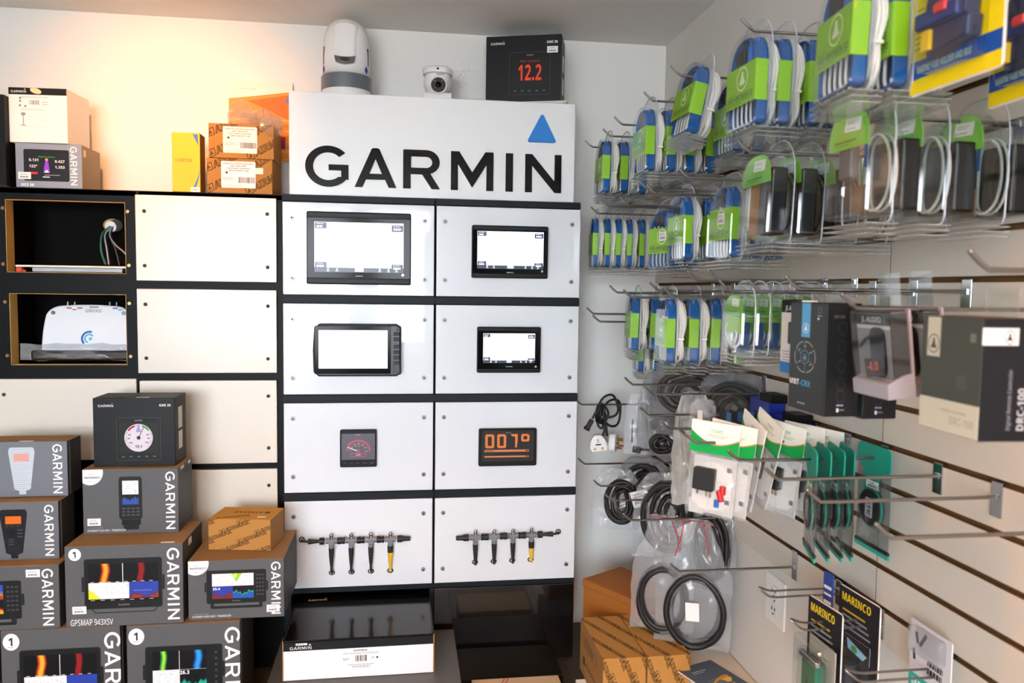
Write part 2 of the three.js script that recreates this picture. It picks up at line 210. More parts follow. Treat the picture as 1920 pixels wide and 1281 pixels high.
const airLabelled = (k) => tex(600, 300, (g, w, h) => { fillAll(g, w, h, '#a6763c'); speckle(g, w, h, 1600, 0.06, ['#6a4a20', '#e0b070']); for (const [x, y, a] of [[60, 60, -0.4], [70, 240, -0.45], [440, 60, -0.6], [430, 250, -0.5]]) airmarWord(g, x, y, 84, a); rrect(g, 130, 22, 316, 232, 12, k ? '#e9ebee' : '#f2ece2'); for (let i = 0; i < 4; i++) txt(g, ['P39/B39 Thru-Hull Mount Smart Sensor', 'Depth, 50kHz 235kHz', 'Depth, Speed & Temperature', '1000W, Bandwidth 12 deg'][i], 288, 42 + i * 20, 15, '#444', 'sans-serif', 'bold', 'center', 290); barcode(g, 288, 158, 150, 52); rrect(g, 170, 110, 22, 22, 11, '#555'); fineLines(g, 150, 162, 110, 3, 10, '#888', 4); fineLines(g, 160, 226, 180, 2, 9, '#aaa', 3); if (k) rrect(g, 440, 74, 76, 54, 5, '#eeeae0'); });
T.airA = airLabelled(0); T.airB = airLabelled(1);
T.portTop = tex(760, 420, (g, w, h) => { fillAll(g, w, h, '#0b0c0e'); wordmark(g, 68, 38, 17, '#e8c8a8', 0, '#e8c8a8'); });
T.portFront = tex(820, 250, (g, w, h) => { fillAll(g, w, h, '#e9ebf1'); g.fillStyle = '#15171b'; g.fillRect(0, 0, w, 62); g.fillStyle = '#1f2226'; g.fillRect(0, 0, w, 8); wordmark(g, 34, 54, 19, '#f2f2f4', 0, '#f2f2f4'); rrect(g, 66, 14, 62, 13, 1, '#f4f4f6'); fineLines(g, 72, 18, 48, 1, 4, '#666', 4); wordmark(g, 378, 84, 12, '#2a2c30'); txt(g, 'GMS 10 Network Port Expander', 420, 96, 14, '#888', 'sans-serif', 'normal', 'center'); barcode(g, 388, 110, 64, 40); fineLines(g, 320, 126, 40, 2, 8, '#888', 4); rrect(g, 478, 124, 10, 12, 6, null, '#555', 2); rrect(g, 502, 122, 12, 14, 7, '#444'); fineLines(g, 350, 168, 150, 1, 7, '#777', 3); fineLines(g, 372, 178, 110, 2, 7, '#777', 3); });
T.circleTop = tex(512, 300, (g, w, h) => { fillAll(g, w, h, '#15130f'); g.strokeStyle = '#2a2620'; g.lineWidth = 3; g.beginPath(); g.ellipse(200, 140, 110, 92, 0, 0, 7); g.stroke(); g.beginPath(); g.ellipse(170, 130, 26, 22, 0, 0, 7); g.stroke(); rrect(g, 130, 96, 96, 70, 30, null, '#2a2620', 3); g.beginPath(); g.moveTo(310, 90); g.lineTo(500, 220); g.stroke(); });
T.redLines = tex(400, 200, (g, w, h) => { fillAll(g, w, h, '#c9ab88'); speckle(g, w, h, 900, 0.05, ['#8a6a40', '#f0d8b8']); g.strokeStyle = '#b03a22'; g.lineWidth = 5; for (const o of [0, 18]) { g.beginPath(); g.moveTo(150 + o, 0); g.quadraticCurveTo(140 + o, 40, 90 + o, 70); g.quadraticCurveTo(60 + o, 100, 40 + o, 200); g.stroke(); } g.fillStyle = '#bd9d78'; g.fillRect(360, 0, 3, h); });
T.poster = tex(420, 520, (g, w, h) => { fillAll(g, w, h, '#d98a34'); g.fillStyle = '#efe6da'; g.beginPath(); g.moveTo(0, 0); g.lineTo(w, 0); g.lineTo(w, 60); g.quadraticCurveTo(200, 96, 0, 120); g.fill(); fineLines(g, 60, 50, 160, 1, 8, '#cbbfae', 5); for (let i = 0; i < 9; i++) { g.fillStyle = i % 2 ? '#e0a548' : '#c87a28'; g.fillRect(0, 210 + i * 34 + rr(0, 8), w, rr(8, 18)); } g.fillStyle = '#c8641c'; g.beginPath(); g.moveTo(120, 130); g.lineTo(w, 80); g.lineTo(w, 260); g.fill(); g.strokeStyle = '#3a3028'; g.lineWidth = 5; g.beginPath(); g.moveTo(225, 180); g.lineTo(225, 310); g.stroke(); g.fillStyle = '#2d2a26'; g.beginPath(); g.moveTo(150, 322); g.quadraticCurveTo(250, 290, 350, 300); g.quadraticCurveTo(320, 360, 150, 332); g.fill(); g.fillStyle = '#3b78c4'; g.beginPath(); g.moveTo(w, 80); g.lineTo(w - 50, 120); g.lineTo(w, 170); g.fill(); g.fillStyle = '#8a1c50'; g.fillRect(300, 360, 70, 80); });
// screens of the working displays (they glow)
function glow(w, h, kind) {
  return tex(w, h, (g) => {
    fillAll(g, w, h, '#ffffff');
    if (kind === 'sounder') { for (let i = 0; i < 14; i++) { g.fillStyle = i % 2 ? '#e4f0fa' : '#eef6ff'; g.fillRect(rr(0, w * 0.8), h * rr(0.1, 0.5), rr(30, 120), rr(4, 12)); } g.fillStyle = '#cfe8f8'; g.fillRect(0, h * 0.53, w, h * 0.05); g.fillStyle = '#dfe6ee'; g.fillRect(w * 0.78, h * 0.12, w * 0.14, h * 0.4); return; }
    g.fillStyle = '#20283a'; g.fillRect(0, h * 0.91, w, h * 0.09); for (const [x, y, a, b] of [[0.005, 0.01, 0.13, 0.12], [0.865, 0.04, 0.13, 0.13], [0.005, 0.8, 0.13, 0.12], [0.865, 0.83, 0.13, 0.1]]) { rrect(g, w * x, h * y, w * a, h * b, 3, '#26304a'); fineLines(g, w * (x + 0.02), h * (y + 0.02), w * a * 0.7, 1, 6, '#e8f0ff', 4); fineLines(g, w * (x + 0.02), h * (y + 0.06), w * a * 0.7, 1, 6, '#ffffff', h * 0.04); }
    for (const x of [0.15, 0.25, 0.73, 0.83, 0.92]) { g.fillStyle = '#f4f8ff'; g.beginPath(); g.arc(w * x, h * 0.94, h * 0.018, 0, 7); g.fill(); g.fillRect(w * x - 8, h * 0.97, 16, 4); } rrect(g, w * 0.45, h * 0.91, w * 0.1, h * 0.08, 2, '#aebfe0');
  });
}
T.scrA = glow(512, 300, 'chart'); T.scrB = glow(400, 236, 'sounder');
T.scrDial = tex(360, 300, (g, w, h) => { fillAll(g, w, h, '#5d5868'); g.strokeStyle = '#ff5a5a'; g.lineWidth = 7; g.beginPath(); g.arc(w / 2, h * 0.68, 130, Math.PI * 1.05, Math.PI * 1.98); g.stroke(); for (let i = 0; i < 31; i++) { const a = Math.PI * (1.03 + i / 30 * 0.97); g.lineWidth = i % 5 ? 3 : 6; g.beginPath(); g.moveTo(w / 2 + 122 * Math.cos(a), h * 0.68 + 122 * Math.sin(a)); g.lineTo(w / 2 + 108 * Math.cos(a), h * 0.68 + 108 * Math.sin(a)); g.stroke(); } ['0', '10', '20', '30', '40', '50', '60'].forEach((t, i) => { const a = Math.PI * (1.03 + i / 6 * 0.97); txt(g, t, w / 2 + 86 * Math.cos(a), h * 0.68 + 86 * Math.sin(a), 22, '#ff9a9a', 'sans-serif', 'bold', 'center'); }); g.strokeStyle = '#ffffff'; g.lineWidth = 9; g.beginPath(); g.moveTo(w / 2, h * 0.68); g.lineTo(w / 2 - 112, h * 0.52); g.stroke(); g.beginPath(); g.arc(w / 2, h * 0.68, 16, 0, 7); g.fillStyle = '#58506a'; g.fill(); g.strokeStyle = '#ff6a6a'; g.lineWidth = 6; g.stroke(); rrect(g, w * 0.28, h * 0.76, w * 0.45, 34, 2, null, '#ff5a5a', 4); txt(g, 'RPM', w * 0.5, h * 0.82, 24, '#ffb0b0', 'sans-serif', 'bold', 'center'); fineLines(g, w * 0.42, h * 0.48, 60, 1, 6, '#ff9090', 5); wordmark(g, w * 0.42, 16, 8, '#e8e0e0'); });
T.scrHead = tex(480, 300, (g, w, h) => { fillAll(g, w, h, '#171113'); wordmark(g, w * 0.45, 22, 8, '#d8d0c8'); g.fillStyle = '#ff8a3c'; const seg = (x, y, ww, hh, t) => { g.beginPath(); g.moveTo(x + 10, y); g.lineTo(x + ww - 16, y); g.lineTo(x + ww, y + 14); g.lineTo(x + ww, y + hh - 12); g.lineTo(x + ww - 10, y + hh); g.lineTo(x + 12, y + hh); g.lineTo(x, y + hh - 14); g.lineTo(x, y + 12); g.closePath(); g.rect(x + t, y + t, ww - 2 * t, hh - 2 * t); g.fill('evenodd'); }; seg(30, 30, 84, 138, 24); seg(140, 30, 84, 138, 24); g.beginPath(); g.moveTo(262, 30); g.lineTo(330, 30); g.lineTo(330, 100); g.lineTo(322, 164); g.lineTo(306, 164); g.lineTo(306, 54); g.lineTo(280, 54); g.fill(); seg(362, 30, 78, 76, 22); g.fillStyle = '#f09060'; g.fillRect(24, 184, 410, 22); g.fillRect(24, 244, 410, 16); txt(g, 'INTENSITY', 32, 195, 16, '#401808'); g.fillStyle = '#401808'; g.fillRect(404, 188, 22, 12); g.fillRect(404, 246, 22, 10); });
// packs on the slat wall
const LIME = '#8fc31f';
function hornLogo(g, x, y, r, col) { g.strokeStyle = col; g.lineWidth = r * 0.12; g.beginPath(); g.arc(x, y, r, 0, 7); g.stroke(); g.fillStyle = col; g.beginPath(); g.moveTo(x - r * 0.16, y - r * 0.62); g.lineTo(x + r * 0.16, y - r * 0.62); g.quadraticCurveTo(x + r * 0.18, y + r * 0.1, x + r * 0.62, y + r * 0.38); g.lineTo(x + r * 0.3, y + r * 0.5); g.lineTo(x - r * 0.3, y + r * 0.5); g.lineTo(x - r * 0.62, y + r * 0.38); g.quadraticCurveTo(x - r * 0.18, y + r * 0.1, x - r * 0.16, y - r * 0.62); g.fill(); }
const limeLabel = (name) => tex(400, 260, (g, w, h) => { fillAll(g, w, h, LIME); hornLogo(g, w * 0.56, h * 0.34, 74, '#f6fbe8'); txt(g, name, 22, h * 0.775, 48, '#2c4a1c', 'sans-serif', 'bold', 'left', w - 50); fineLines(g, 26, h * 0.655, 140, 1, 8, '#4a6a28', 5); g.fillStyle = '#3c5a20'; g.fillRect(26, h * 0.87, w - 60, 4); fineLines(g, 26, h * 0.92, 200, 1, 8, '#4a6a28', 5); });
T.limeA = limeLabel('XMD-WHTAIC4-12'); T.limeB = limeLabel('XMD-WHTAIC4-6');
T.greenCard = tex(300, 300, (g, w, h) => { fillAll(g, w, h, '#74b83a'); g.fillStyle = '#8acb52'; g.fillRect(0, 0, w, h * 0.3); fineLines(g, 40, h * 0.78, 200, 1, 8, '#2f5a20', 14); fineLines(g, 40, h * 0.87, 150, 1, 8, '#3f6a28', 6); g.save(); g.translate(175, 130); g.rotate(0.1); rrect(g, -55, -55, 120, 100, 4, '#f2f2ee'); fineLines(g, -40, -30, 80, 2, 16, '#888', 6); fineLines(g, -40, 20, 80, 1, 8, '#888', 8); g.restore(); });
T.mbt = tex(300, 600, (g, w, h) => { fillAll(g, w, h, '#24292a'); g.fillStyle = '#4f9ed0'; g.fillRect(100, 0, 72, 190); hornLogo(g, 136, 140, 26, '#e8f2fa'); g.strokeStyle = '#8a9496'; g.lineWidth = 2; g.beginPath(); g.arc(246, 40, 14, 0, 7); g.stroke(); fineLines(g, 228, 66, 40, 1, 6, '#b0b8ba', 4); rrect(g, 230, 78, 12, 12, 2, '#d8d8d8'); for (let i = 0; i < 6; i++) { const a = i / 6 * Math.PI * 2 + 0.5; g.strokeStyle = '#aeb6b8'; g.lineWidth = 4; g.beginPath(); g.arc(136, 300, 86, a, a + 0.86); g.stroke(); g.lineWidth = 2; g.beginPath(); g.moveTo(136 + 40 * Math.cos(a), 300 + 40 * Math.sin(a)); g.lineTo(136 + 84 * Math.cos(a), 300 + 84 * Math.sin(a)); g.stroke(); } g.beginPath(); g.arc(136, 300, 36, 0, 7); g.stroke(); for (const [x, y] of [[136, 240], [90, 262], [184, 272], [92, 330], [182, 340]]) { g.fillStyle = '#5ab0dc'; g.fillRect(x - 8, y - 3, 16, 5); } hornLogo(g, 136, 302, 17, '#5ab0dc'); txt(g, 'MBT', 8, 446, 42, '#f4f6f8', 'sans-serif', 'bold', 'left', 86); txt(g, '-CRX', 96, 446, 42, '#3fa0d8', 'sans-serif', 'bold', 'left', 112); fineLines(g, 84, 556, 84, 1, 6, '#a8b0b2', 8); });
T.mbtSide = tex(300, 600, (g, w, h) => { fillAll(g, w, h, '#131517'); txt(g, 'MBT-CRX', 60, 70, 22, '#5c6264'); g.strokeStyle = '#33383a'; g.lineWidth = 3; for (const y of [130, 230, 330, 430, 490]) { g.beginPath(); g.arc(140, y, 34, 0, 7); g.stroke(); } fineLines(g, 110, 536, 70, 1, 6, '#9aa8d8', 8); rrect(g, 110, 556, 20, 20, 4, '#cfd2d6'); fineLines(g, 140, 562, 40, 1, 6, '#888', 6); });
T.drcFront = tex(400, 480, (g, w, h) => { fillAll(g, w, h, '#3a423c'); for (let i = 0; i < h; i += 3) { g.fillStyle = i % 2 ? 'rgba(255,255,255,0.02)' : 'rgba(0,0,0,0.04)'; g.fillRect(0, i, w, 2); } g.fillStyle = '#b9bdb2'; g.fillRect(0, 345, w, 135); g.fillStyle = '#b4b8ac'; g.fillRect(42, 4, 92, 166); hornLogo(g, 88, 116, 38, '#3a423c'); txt(g, 'DRC-100', 216, 424, 46, '#9aa096', 'sans-serif', 'bold', 'left', 160); fineLines(g, 160, 382, 210, 1, 8, '#9aa096', 10); g.fillStyle = '#6c746c'; g.fillRect(330, 62, 34, 34); rrect(g, 250, 230, 70, 64, 30, '#444c46'); });
T.drcSide = tex(300, 480, (g, w, h) => { fillAll(g, w, h, '#15161b'); g.fillStyle = '#d0d2d6'; g.fillRect(0, 36, 200, 68); hornLogo(g, 150, 72, 26, '#23252c'); g.save(); g.translate(232, 440); g.rotate(-Math.PI / 2); txt(g, 'DRC-100', 0, 0, 58, '#b0b4ba', 'sans-serif', 'bold', 'left', 170); txt(g, 'Digital Remote Controller', 4, -68, 30, '#989ca4', 'sans-serif', 'normal', 'left', 240); g.restore(); });
T.jl = tex(320, 420, (g, w, h) => { fillAll(g, w, h, '#77797e'); g.fillStyle = '#20242a'; g.fillRect(0, 0, w, 86); txt(g, 'JL AUDIO', 50, 52, 46, '#e8eaec', 'sans-serif', 'normal', 'left', 200); g.fillStyle = '#b9bbb8'; g.fillRect(0, 86, w, 22); g.strokeStyle = '#33353a'; g.lineWidth = 24; g.beginPath(); g.moveTo(10, 230); g.quadraticCurveTo(60, 190, 90, 170); g.quadraticCurveTo(160, 150, 200, 110); g.stroke(); });
T.slim = tex(160, 300, (g, w, h) => { fillAll(g, w, h, '#e8eaec'); g.fillStyle = '#1c2226'; g.fillRect(0, 0, w, 52); txt(g, 'JL AUDIO', 34, 34, 26, '#eceeee'); rrect(g, 60, 90, 70, 90, 8, '#33373c'); fineLines(g, 20, 210, 100, 4, 12, '#888', 4); g.fillStyle = '#1f74c8'; g.fillRect(0, 256, w, 44); });
T.jlLcd = tex(200, 120, (g, w, h) => { fillAll(g, w, h, '#1c1210'); txt(g, '-4.0', 20, 52, 78, '#d85428', 'sans-serif', 'bold', 'left', 150); g.fillStyle = '#8a3018'; g.fillRect(10, 98, 180, 6); });
T.relayHead = tex(360, 230, (g, w, h) => { fillAll(g, w, h, '#efe9dc'); g.fillStyle = '#18a04a'; g.beginPath(); g.moveTo(0, 70); g.quadraticCurveTo(170, 220, w, 110); g.lineTo(w, h); g.lineTo(0, h); g.fill(); g.strokeStyle = '#e8703a'; g.lineWidth = 6; g.beginPath(); g.moveTo(90, 136); g.quadraticCurveTo(190, 200, w, 106); g.stroke(); txt(g, 'rosec', 150, 60, 44, '#2fa860', 'sans-serif', 'normal', 'left', 90); fineLines(g, 130, 92, 150, 1, 6, '#c8704a', 4); fineLines(g, 150, 106, 110, 1, 6, '#4aa870', 4); });
T.relayPaper = tex(300, 420, (g, w, h) => { fillAll(g, w, h, '#e9e4dc'); for (const y of [60, 300]) rrect(g, 236, y, 34, 34, 3, '#33353a'); g.strokeStyle = '#b0aca4'; g.lineWidth = 3; g.strokeRect(120, 20, 160, 380); g.beginPath(); g.moveTo(120, 180); g.lineTo(280, 180); g.stroke(); fineLines(g, 20, 30, 80, 10, 14, '#aaa', 3); });
T.stk = tex(160, 160, (g, w, h) => { fillAll(g, w, h, '#141617'); rrect(g, 34, 50, 92, 60, 8, '#a8aaac'); txt(g, 'STK', 80, 82, 40, '#26282a', 'sans-serif', 'bold', 'center'); });
T.marine = tex(300, 460, (g, w, h) => { fillAll(g, w, h, '#1b1d24'); txt(g, 'MARINCO', 20, 44, 50, '#e2c81c', 'sans-serif', 'bold', 'left', 220); for (let i = 0; i < 4; i++) { g.fillStyle = i ? '#8a8c94' : '#b8a028'; g.fillRect(30, 96 + i * 24, 170 + i * 14, 8); } g.fillStyle = '#20242e'; g.fillRect(0, 210, w, 250); });
T.lamp = tex(200, 120, (g, w, h) => { fillAll(g, w, h, '#20242e'); g.fillStyle = '#9ac8e8'; g.beginPath(); g.moveTo(20, 20); g.lineTo(180, 70); g.lineTo(150, 110); g.lineTo(30, 90); g.fill(); g.fillStyle = '#4a9a50'; g.beginPath(); g.arc(80, 74, 24, 0, 7); g.fill(); });
T.yellowCard = tex(520, 560, (g, w, h) => { fillAll(g, w, h, '#efd313'); g.fillStyle = '#1c4fa0'; g.fillRect(0, 470, w, 50); txt(g, 'MARINE FUSE HOLDER AND BUS', 40, 496, 26, '#c8d4a8', 'sans-serif', 'bold', 'left', 320); fineLines(g, 20, 330, 70, 8, 15, '#8a7a20', 6); fineLines(g, 400, 80, 60, 4, 12, '#a89420', 5); });
T.meter = tex(200, 200, (g, w, h) => { fillAll(g, w, h, '#d6d2d8'); g.strokeStyle = '#16181c'; g.lineWidth = 12; g.beginPath(); g.moveTo(30, 30); g.lineTo(40, 60); g.moveTo(80, 24); g.lineTo(50, 64); g.moveTo(20, 80); g.lineTo(26, 110); g.stroke(); fineLines(g, 90, 88, 90, 2, 22, '#222', 16); g.fillStyle = '#2aa8a0'; g.fillRect(0, 150, w, 50); txt(g, 'METER', 14, 176, 34, '#e8f4f4', 'sans-serif', 'bold', 'left', 120); });
T.brochure = tex(300, 300, (g, w, h) => { fillAll(g, w, h, '#4a5666'); for (let i = 0; i < 20; i++) { g.fillStyle = ['#d8a020', '#e0b838', '#c88818', '#5a6470'][i % 4]; g.beginPath(); g.ellipse(rr(0, 190), rr(170, 300), rr(30, 90), rr(10, 30), -0.3, 0, 7); g.fill(); } g.fillStyle = '#d8dce0'; g.fillRect(60, 60, 120, 4); g.fillRect(60, 74, 90, 3); });
T.device = tex(520, 330, (g, w, h) => { fillAll(g, w, h, '#e4e8f0'); g.lineWidth = 12; g.strokeStyle = '#2a5ea0'; g.beginPath(); g.arc(266, 205, 40, Math.PI * 0.75, Math.PI * 1.6); g.stroke(); g.strokeStyle = '#4aa8dc'; g.lineWidth = 9; g.beginPath(); g.arc(266, 205, 24, Math.PI * 0.6, Math.PI * 1.8); g.stroke(); g.fillStyle = '#5ab4e0'; g.beginPath(); g.arc(272, 206, 10, 0, 7); g.fill(); txt(g, 'UBOXO', 284, 42, 26, '#9a9484', 'sans-serif', 'bold', 'center'); g.fillStyle = '#8a8474'; g.fillRect(262, 16, 50, 8); for (const [x, c] of [[138, '#b05a5a'], [196, '#b05a5a'], [390, '#5a74b0'], [448, '#5a74b0']]) { g.fillStyle = c; g.fillRect(x, 22, 28, 8); } g.fillStyle = '#b05a5a'; g.fillRect(168, 32, 24, 6); g.fillStyle = '#5a74b0'; g.fillRect(420, 32, 24, 6); });
T.hex = tex(64, 64, (g, w, h) => { fillAll(g, w, h, '#8c8d90'); g.fillStyle = '#161719'; g.beginPath(); for (let i = 0; i < 6; i++) g.lineTo(32 + 15 * Math.cos(i * 1.047), 32 + 15 * Math.sin(i * 1.047)); g.fill(); });
T.sticker = tex(128, 80, (g, w, h) => { fillAll(g, w, h, '#f0f0ee'); fineLines(g, 14, 14, 90, 2, 12, '#888', 5); barcode(g, 20, 44, 84, 22); });
// grain
const grain = noiseTex(256, 256, 96, 160); grain.repeat.set(6, 6);

// ---------------------------------------------------------------- shared materials
const M = {
  wall: std('#e9e8e4', 0.85), ceiling: std('#efefee', 0.9), wallBare: std('#d9d5cf', 0.85),
  wallFar: std('#6e665e', 0.85), floor: std('#a09a90', 0.5), dark: phy('#141b21', 0.5, { specularIntensity: 0.35 }), darkLeft: phy('#08090b', 0.45, { specularIntensity: 0.25 }), darkIn: phy('#08090a', 0.8, { specularIntensity: 0.2 }), gloss: phy('#dfe3e9', 0.3, { clearcoat: 1, clearcoatRoughness: 0.03 }), cream: phy('#ddd4c7', 0.35, { clearcoat: 0.25, clearcoatRoughness: 0.2 }),
  edgeGold: std('#c99c52', 0.6), screw: std('#8e8e90', 0.35, { metalness: 1 }), screwFace: std('#ffffff', 0.4, { metalness: 0.6, map: T.hex }), screwDark: std('#2a221c', 0.5), hole: std('#0a0a0a', 0.8),
  black: phy('#0c0d0f', 0.2, { clearcoat: 1, clearcoatRoughness: 0.02 }), letter: phy('#07090c', 0.1, { specularIntensity: 0.45 }), blueTri: std('#0a74c8', 0.4),
  bezel: phy('#0d1113', 0.4, { specularIntensity: 0.4 }), bezelGloss: phy('#07090b', 0.12, { specularIntensity: 0.22 }), rubber: std('#17181a', 0.55), greyPlastic: std('#74767c', 0.4), yellow: std('#e3b80c', 0.45), chrome: std('#c4c6c8', 0.18, { metalness: 1 }), wire: std('#8d8b88', 0.28, { metalness: 1 }),
  white: phy('#efeff0', 0.3, { clearcoat: 0.6 }), whiteMatte: std('#eceae6', 0.6), kraft: std('#a07038', 0.8), kraftTop: std('#946a3c', 0.8), kraftIn: std('#8a5f2c', 0.8), greyBox: std(GREY, 0.55), greyBoxDark: std('#323336', 0.6), blackBox: phy('#0e0f11', 0.5, { specularIntensity: 0.35 }),
  sticker: std('#ffffff', 0.6, { map: T.sticker }), paper: std('#ecebe6', 0.7), slat: phy('#d0c7bb', 0.4, { clearcoat: 0.15, clearcoatRoughness: 0.3 }), mdf: std('#6b4a22', 0.8), brown: std('#a06022', 0.7),
  clear: phy('#f6fafb', 0.07, { transmission: 1, thickness: 0, ior: 1.6 }), film: phy('#f4f6f8', 0.14, { transmission: 0.88, thickness: 0, ior: 1.4 }), filmGrey: phy('#cfd0d2', 0.22, { transmission: 0.85, thickness: 0, ior: 1.4 }),
  cable: std('#141415', 0.5), cableWhite: std('#e2e0da', 0.5), navy: std('#0f3f78', 0.4), blue: std('#1c62b4', 0.35), lime: std(LIME, 0.45), green: std('#74b83a', 0.5), teal: std('#0b9c86', 0.5), red: std('#c0262a', 0.5), copper: std('#b8863c', 0.3, { metalness: 1 }),
};
const printed = (t, rough = 0.5, o = {}) => phy('#ffffff', rough, { map: t, specularIntensity: 0.45, ...o });
const print = {}; for (const k of Object.keys(T)) print[k] = printed(T[k], ['portTop', 'circleTop'].includes(k) ? 0.12 : k.startsWith('air') ? 0.8 : 0.42);

// ---------------------------------------------------------------- the room
const CEIL = 2.405, BACK = -2.665, RIGHT = 0.905, FRONT = 2.7, LEFT = -2.5;
structure('floor', bx(RIGHT - LEFT + 0.4, 0.1, FRONT - BACK + 0.4, (RIGHT + LEFT) / 2, -0.05, (FRONT + BACK) / 2), M.floor);
structure('ceiling', bx(RIGHT - LEFT + 0.4, 0.1, FRONT - BACK + 0.4, (RIGHT + LEFT) / 2, CEIL + 0.05, (FRONT + BACK) / 2), M.ceiling);
structure('wall_back', bx(RIGHT - LEFT + 0.4, CEIL, 0.12, (RIGHT + LEFT) / 2, CEIL / 2, BACK - 0.06), M.wall);
structure('wall_right', bx(0.12, CEIL, FRONT - BACK, RIGHT + 0.06, CEIL / 2, (FRONT + BACK) / 2), M.wallBare);
structure('wall_left', bx(0.12, CEIL, FRONT - BACK, LEFT - 0.06, CEIL / 2, (FRONT + BACK) / 2), M.wallFar);
// shop front behind the photographer: a sill wall, piers and a head around two big openings
structure('wall_front', join([bx(RIGHT - LEFT, 0.12, 0.14, (RIGHT + LEFT) / 2, CEIL - 0.06, FRONT), bx(1.9, 0.85, 0.14, -1.35, 0.425, FRONT), bx(1.2, 0.95, 0.1, 0.24, 0.475, FRONT), bx(0.62, CEIL, 0.14, RIGHT - 0.35, CEIL / 2, FRONT), bx(0.3, CEIL, 0.14, LEFT + 0.15, CEIL / 2, FRONT), bx(0.22, CEIL, 0.14, -0.4, CEIL / 2, FRONT), bx(0.14, CEIL, 0.14, RIGHT - 0.07, CEIL / 2, FRONT)]), M.wallFar);
structure('window_1', join([bx(0.05, 1.44, 0.06, -1.35, 1.57, FRONT), bx(1.7, 0.05, 0.06, -1.35, 0.875, FRONT), bx(1.7, 0.05, 0.06, -1.35, 1.62, FRONT)]), M.dark);
structure('door_1', join([bx(0.06, 2.1, 0.06, -0.26, 1.05, FRONT), bx(0.06, 2.1, 0.06, 0.22, 1.05, FRONT), bx(0.5, 0.12, 0.05, -0.02, 0.06, FRONT), bx(0.5, 0.07, 0.05, -0.02, 1.0, FRONT)]), M.dark);
structure('ground', bx(30, 0.1, 24, 0, -0.1, FRONT + 12.2), std('#d2cec6', 0.9));
// recessed ceiling downlights, each a glowing lens and a warm spot
function downlight(x, z, tx, tz, power, angle, label, pen = 0.5, ty = 0) {
  const t = thing('ceiling_downlight', label, 'ceiling light', [x, CEIL, z]);
  mesh('trim_ring', new THREE.TorusGeometry(0.05, 0.008, 10, 28).rotateX(Math.PI / 2), M.white, t);
  mesh('lens', cyl(0.042, 0.042, 0.006, 24).translate(0, -0.003, 0), std('#fff2dc', 0.4, { emissive: '#ffc27a', emissiveIntensity: 8 }), t);
  const s = new THREE.SpotLight('#ffb066', power, 0, angle, pen, 2); s.name = 'downlight'; s.position.set(x, CEIL - 0.012, z); s.target.position.set(tx, ty, tz); s.castShadow = true; s.shadow.radius = 1.2; scene.add(s); scene.add(s.target);
}
downlight(-0.5, -0.4, -0.55, -0.6, 9, 1.1, 'warm ceiling downlight behind the photographer on the window side', 0.8);
downlight(0.15, -0.1, 0.2, -0.4, 9, 1.1, 'warm ceiling downlight above the photographer', 0.8);
{ // track spotlight that warms the wall over the left cabinet
  const t = thing('track_spotlight', 'warm spotlight hung from ceiling, aimed at wall over the left cabinet', 'spotlight', [-0.7, CEIL, -1.72]);
  mesh('stem', cyl(0.008, 0.008, 0.04, 12).translate(0, -0.02, 0), M.white, t);
  mesh('lamp_body', new THREE.LatheGeometry([[0.012, 0.05], [0.03, 0.045], [0.036, 0.0], [0.036, -0.03]].map((q) => new THREE.Vector2(...q)), 24).rotateX(0.9).translate(0, -0.05, -0.005), M.white, t);
  mesh('bulb', new THREE.SphereGeometry(0.024, 16, 12).translate(0, -0.06, -0.014), std('#ffe6c0', 0.4, { emissive: '#ffb45e', emissiveIntensity: 8 }), t);
  const s = new THREE.SpotLight('#ffae60', 3.6, 0, 0.62, 1, 2); s.name = 'track_spot'; s.position.set(-0.7, CEIL - 0.06, -1.734); s.target.position.set(-0.74, 2.0, -2.66); s.castShadow = true; s.shadow.radius = 1.2; scene.add(s); scene.add(s.target);
}

// ---------------------------------------------------------------- slat wall on the right: boards over a brown core
const XR = 0.8865, PITCH = 0.0762, G0 = EYE + 0.0264, grooveY = (k) => G0 - k * PITCH;
{
  const g = new THREE.Group(); g.name = 'wall_slat'; g.userData.kind = 'structure'; scene.add(g);
  const top = grooveY(-6) - 0.002, low = 0.9;
  mesh('core', bx(0.008, top - low, 3.4, RIGHT - 0.003, (top + low) / 2, -2.66 + 1.7), M.mdf, g);
  mesh('edge_strip', bx(0.022, 0.004, 3.4, XR + 0.011, low - 0.002, -2.66 + 1.7), M.wallBare, g);
  const zs = [[-2.662, -1.322], [-1.3205, 0.1], [0.1015, 0.74]];
  for (let k = -6; k < 9; k++) {
    const a = grooveY(k) - (k === -6 ? 0.002 : 0.0048), b = k === 8 ? low : grooveY(k + 1) + 0.0048;
    for (const [z0, z1] of zs) mesh('plank', rb(0.014, a - b, z1 - z0, 0.001, XR + 0.007, (a + b) / 2, (z0 + z1) / 2, 1), [M.mdf, M.slat, M.mdf, M.mdf, M.mdf, M.mdf], g);
  }
}
// outlet below it
{
  const t = thing('wall_outlet', 'white duplex wall outlet below the slatted wall panels', 'outlet', [RIGHT, 0.803, -1.735], -Math.PI / 2);
  mesh('cover_plate', ext(rrShape(0.094, 0.118, 0.006), 0.006, 0.002), M.whiteMatte, t);
  for (const y of [0.022, -0.022]) { const s = mesh('socket', ext(rrShape(0.034, 0.03, 0.013), 0.003, 0.001).translate(0, y, 0.006), M.white, t); mesh('slot', join([bx(0.003, 0.009, 0.001, -0.007, y + 0.003, 0.0092), bx(0.003, 0.007, 0.001, 0.007, y + 0.003, 0.0092), bx(0.005, 0.004, 0.001, 0, y - 0.009, 0.0092)]), M.hole, s); }
  mesh('screw', cylZ(0.003, 0.003, 0.002, 10).translate(0, 0, 0.007), M.screw, t);
}

